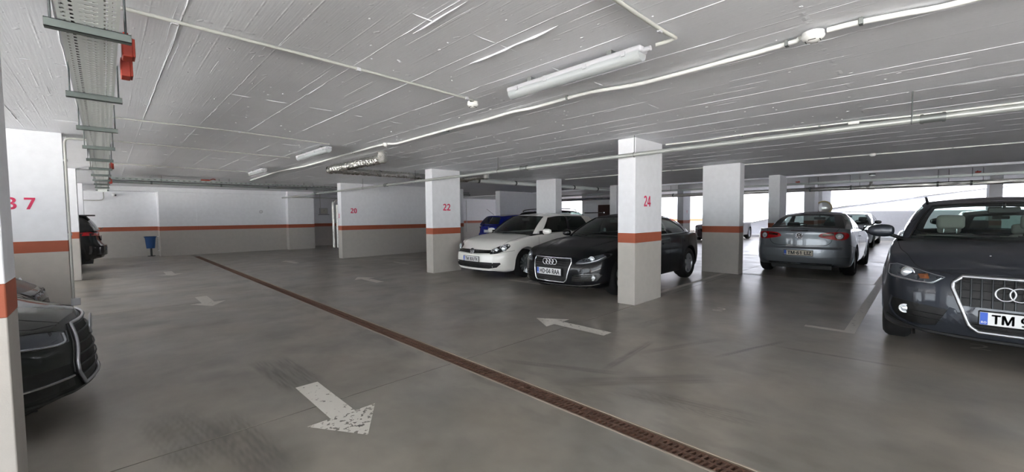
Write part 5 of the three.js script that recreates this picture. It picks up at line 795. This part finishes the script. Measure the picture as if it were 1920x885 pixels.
{
  const C = hatch({ name: 'dark_estate', label: 'dark estate with roof rails mostly hidden behind the white hatchback', L: 4.5, W: 0.9, h: 1.6, r: 0.34, paint: paint(0x15161a) });
  for (const sg of [1, -1]) { obj('roof_rail', tube([[2.1, 1.54, 0.57 * sg], [2.3, 1.61, 0.575 * sg], [3.2, 1.625, 0.58 * sg], [3.8, 1.58, 0.56 * sg], [3.95, 1.52, 0.55 * sg]], 0.018, 40, 6), M.black, C.root); C.patch('tail_lamp', 'r', [[0.55 * sg, 1.0], [0.82 * sg, 1.0], [0.84 * sg, 0.82], [0.6 * sg, 0.82]], M.redLamp, { mirror: false, off: 0.01 }); }
  C.patch('roof_spoiler', 'r', [[-0.5, 1.5], [0.5, 1.5], [0.5, 1.46], [-0.5, 1.46]], M.gloss, { mirror: false, off: 0.05, depth: 0.06 });
  plate(C, C.at('r', 0, 0.8, 0.02).x, 0.8, '', { dir: 1 }); place(C, 15.2, -10.2, 1);
}
{
  const C = hatch({ name: 'black_suv', label: 'black SUV tail with red lamps standing before the back wall', L: 4.45, W: 0.92, h: 1.56, r: 0.345, paint: paint(0x0c0d0f) });
  for (const sg of [1, -1]) { C.patch('tail_lamp', 'r', [[0.38 * sg, 1.02], [0.6 * sg, 1.05], [0.88 * sg, 1.03], [0.9 * sg, 0.94], [0.6 * sg, 0.93]], M.redLamp, { mirror: false, off: 0.025 }); C.patch('rear_reflector', 'r', [[0.5 * sg, 0.58], [0.78 * sg, 0.6], [0.78 * sg, 0.55], [0.5 * sg, 0.54]], M.redLamp, { mirror: false, off: 0.03 }); }
  C.patch('rear_bumper', 'r', [[-0.85, 0.66], [0.85, 0.66], [0.86, 0.45], [0.7, 0.4], [-0.7, 0.4], [-0.86, 0.45]], C.s.paint, { mirror: false, off: 0.05, depth: 0.08 });
  obj('roof_spoiler', rbox(0.34, 0.04, 1.12, 4.12, 1.475, 0, 0.015, 2), C.s.paint, C.root); obj('rear_wiper', rod([4.38, 1.1, 0.1], [4.42, 1.13, -0.35], 0.01), M.black, C.root);
  plate(C, C.at('r', 0, 0.85, 0.02).x, 0.85, '', { dir: 1 }); place(C, 0.0 - 4.45 + 4.4, -16.4, 1); C.root.position.x = -0.02; C.root.rotation.y = 0; C.root.position.x = -4.47;
}
{
  const C = hatch({ name: 'silver_sedan', label: 'grey silver saloon facing the aisle beyond the silver coupe', L: 4.6, W: 0.9, h: 1.4, paint: paint(0x6e757a, { metalness: 0.6 }), rg: M.glass });
  C.patch('radiator_grille', 'f', [[-0.38, 0.6], [0.38, 0.6], [0.32, 0.42], [-0.32, 0.42]], M.gloss, { mirror: false, off: 0.006 }); C.patch('lower_grille', 'f', [[-0.7, 0.36], [0.7, 0.36], [0.62, 0.24], [-0.62, 0.24]], M.black, { mirror: false });
  lampUnit(C, 'f', [[0.46, 0.56], [0.5, 0.63], [0.8, 0.7], [0.84, 0.66], [0.7, 0.57]], { base: M.lampDark, lenses: [[0.66, 0.62, 0.035]] });
  doorMirror(C, 1.45, 1.0, 0.84, M.gloss, { w: 0.22, h: 0.15 }); place(C, 20.55, -2.3, -1);
}
{
  const C = hatch({ name: 'dark_hatchback', label: 'dark car partly hidden behind the wide white column in the far aisle', L: 4.4, W: 0.9, h: 1.45, paint: paint(0x221a20, { metalness: 0.5 }) });
  lampUnit(C, 'f', [[0.48, 0.58], [0.52, 0.65], [0.8, 0.72], [0.84, 0.68], [0.7, 0.59]], { base: M.lampDark, lenses: [[0.66, 0.64, 0.035]] }); C.patch('radiator_grille', 'f', [[-0.44, 0.62], [0.44, 0.62], [0.4, 0.5], [-0.4, 0.5]], M.gloss, { mirror: false, off: 0.006 });
  place(C, 21.75, -7.75, -1);
}
{
  const C = hatch({ name: 'dark_red_hatchback', label: 'dark red car nose just showing over the dark sedan hood', L: 4.1, W: 0.86, h: 1.34, paint: paint(0x1a080b, { clearcoat: 0.6 }) });
  lampUnit(C, 'f', [[0.48, 0.58], [0.52, 0.65], [0.76, 0.72], [0.8, 0.68], [0.68, 0.59]], { base: M.lampDark, lenses: [[0.64, 0.64, 0.035]] }); C.patch('radiator_grille', 'f', [[-0.44, 0.62], [0.44, 0.62], [0.4, 0.5], [-0.4, 0.5]], M.gloss, { mirror: false, off: 0.006 });
  place(C, -0.47, -6.9, 1);
}
{
  const C = hatch({ name: 'black_hatchback', label: 'black hatchback hidden behind the grey SUV with one mirror showing', L: 4.2, W: 0.87, h: 1.42, paint: paint(0x0e0f12, { clearcoat: 0.6 }), rg: M.glass });
  for (const sg of [1, -1]) C.patch('tail_lamp', 'r', [[0.5 * sg, 0.95], [0.78 * sg, 0.95], [0.8 * sg, 0.78], [0.55 * sg, 0.78]], M.redLamp, { mirror: false, off: 0.01 });
  doorMirror(C, 1.47, 1.16, 0.8, M.gloss, { w: 0.22, h: 0.15 }); plate(C, C.at('r', 0, 0.76, 0.02).x, 0.76, '', { dir: 1 }); place(C, 15.0, 1.1, 1);
}

scene.traverse((o) => { if (o.isMesh) finish(o); });
renderer.render(scene, camera);
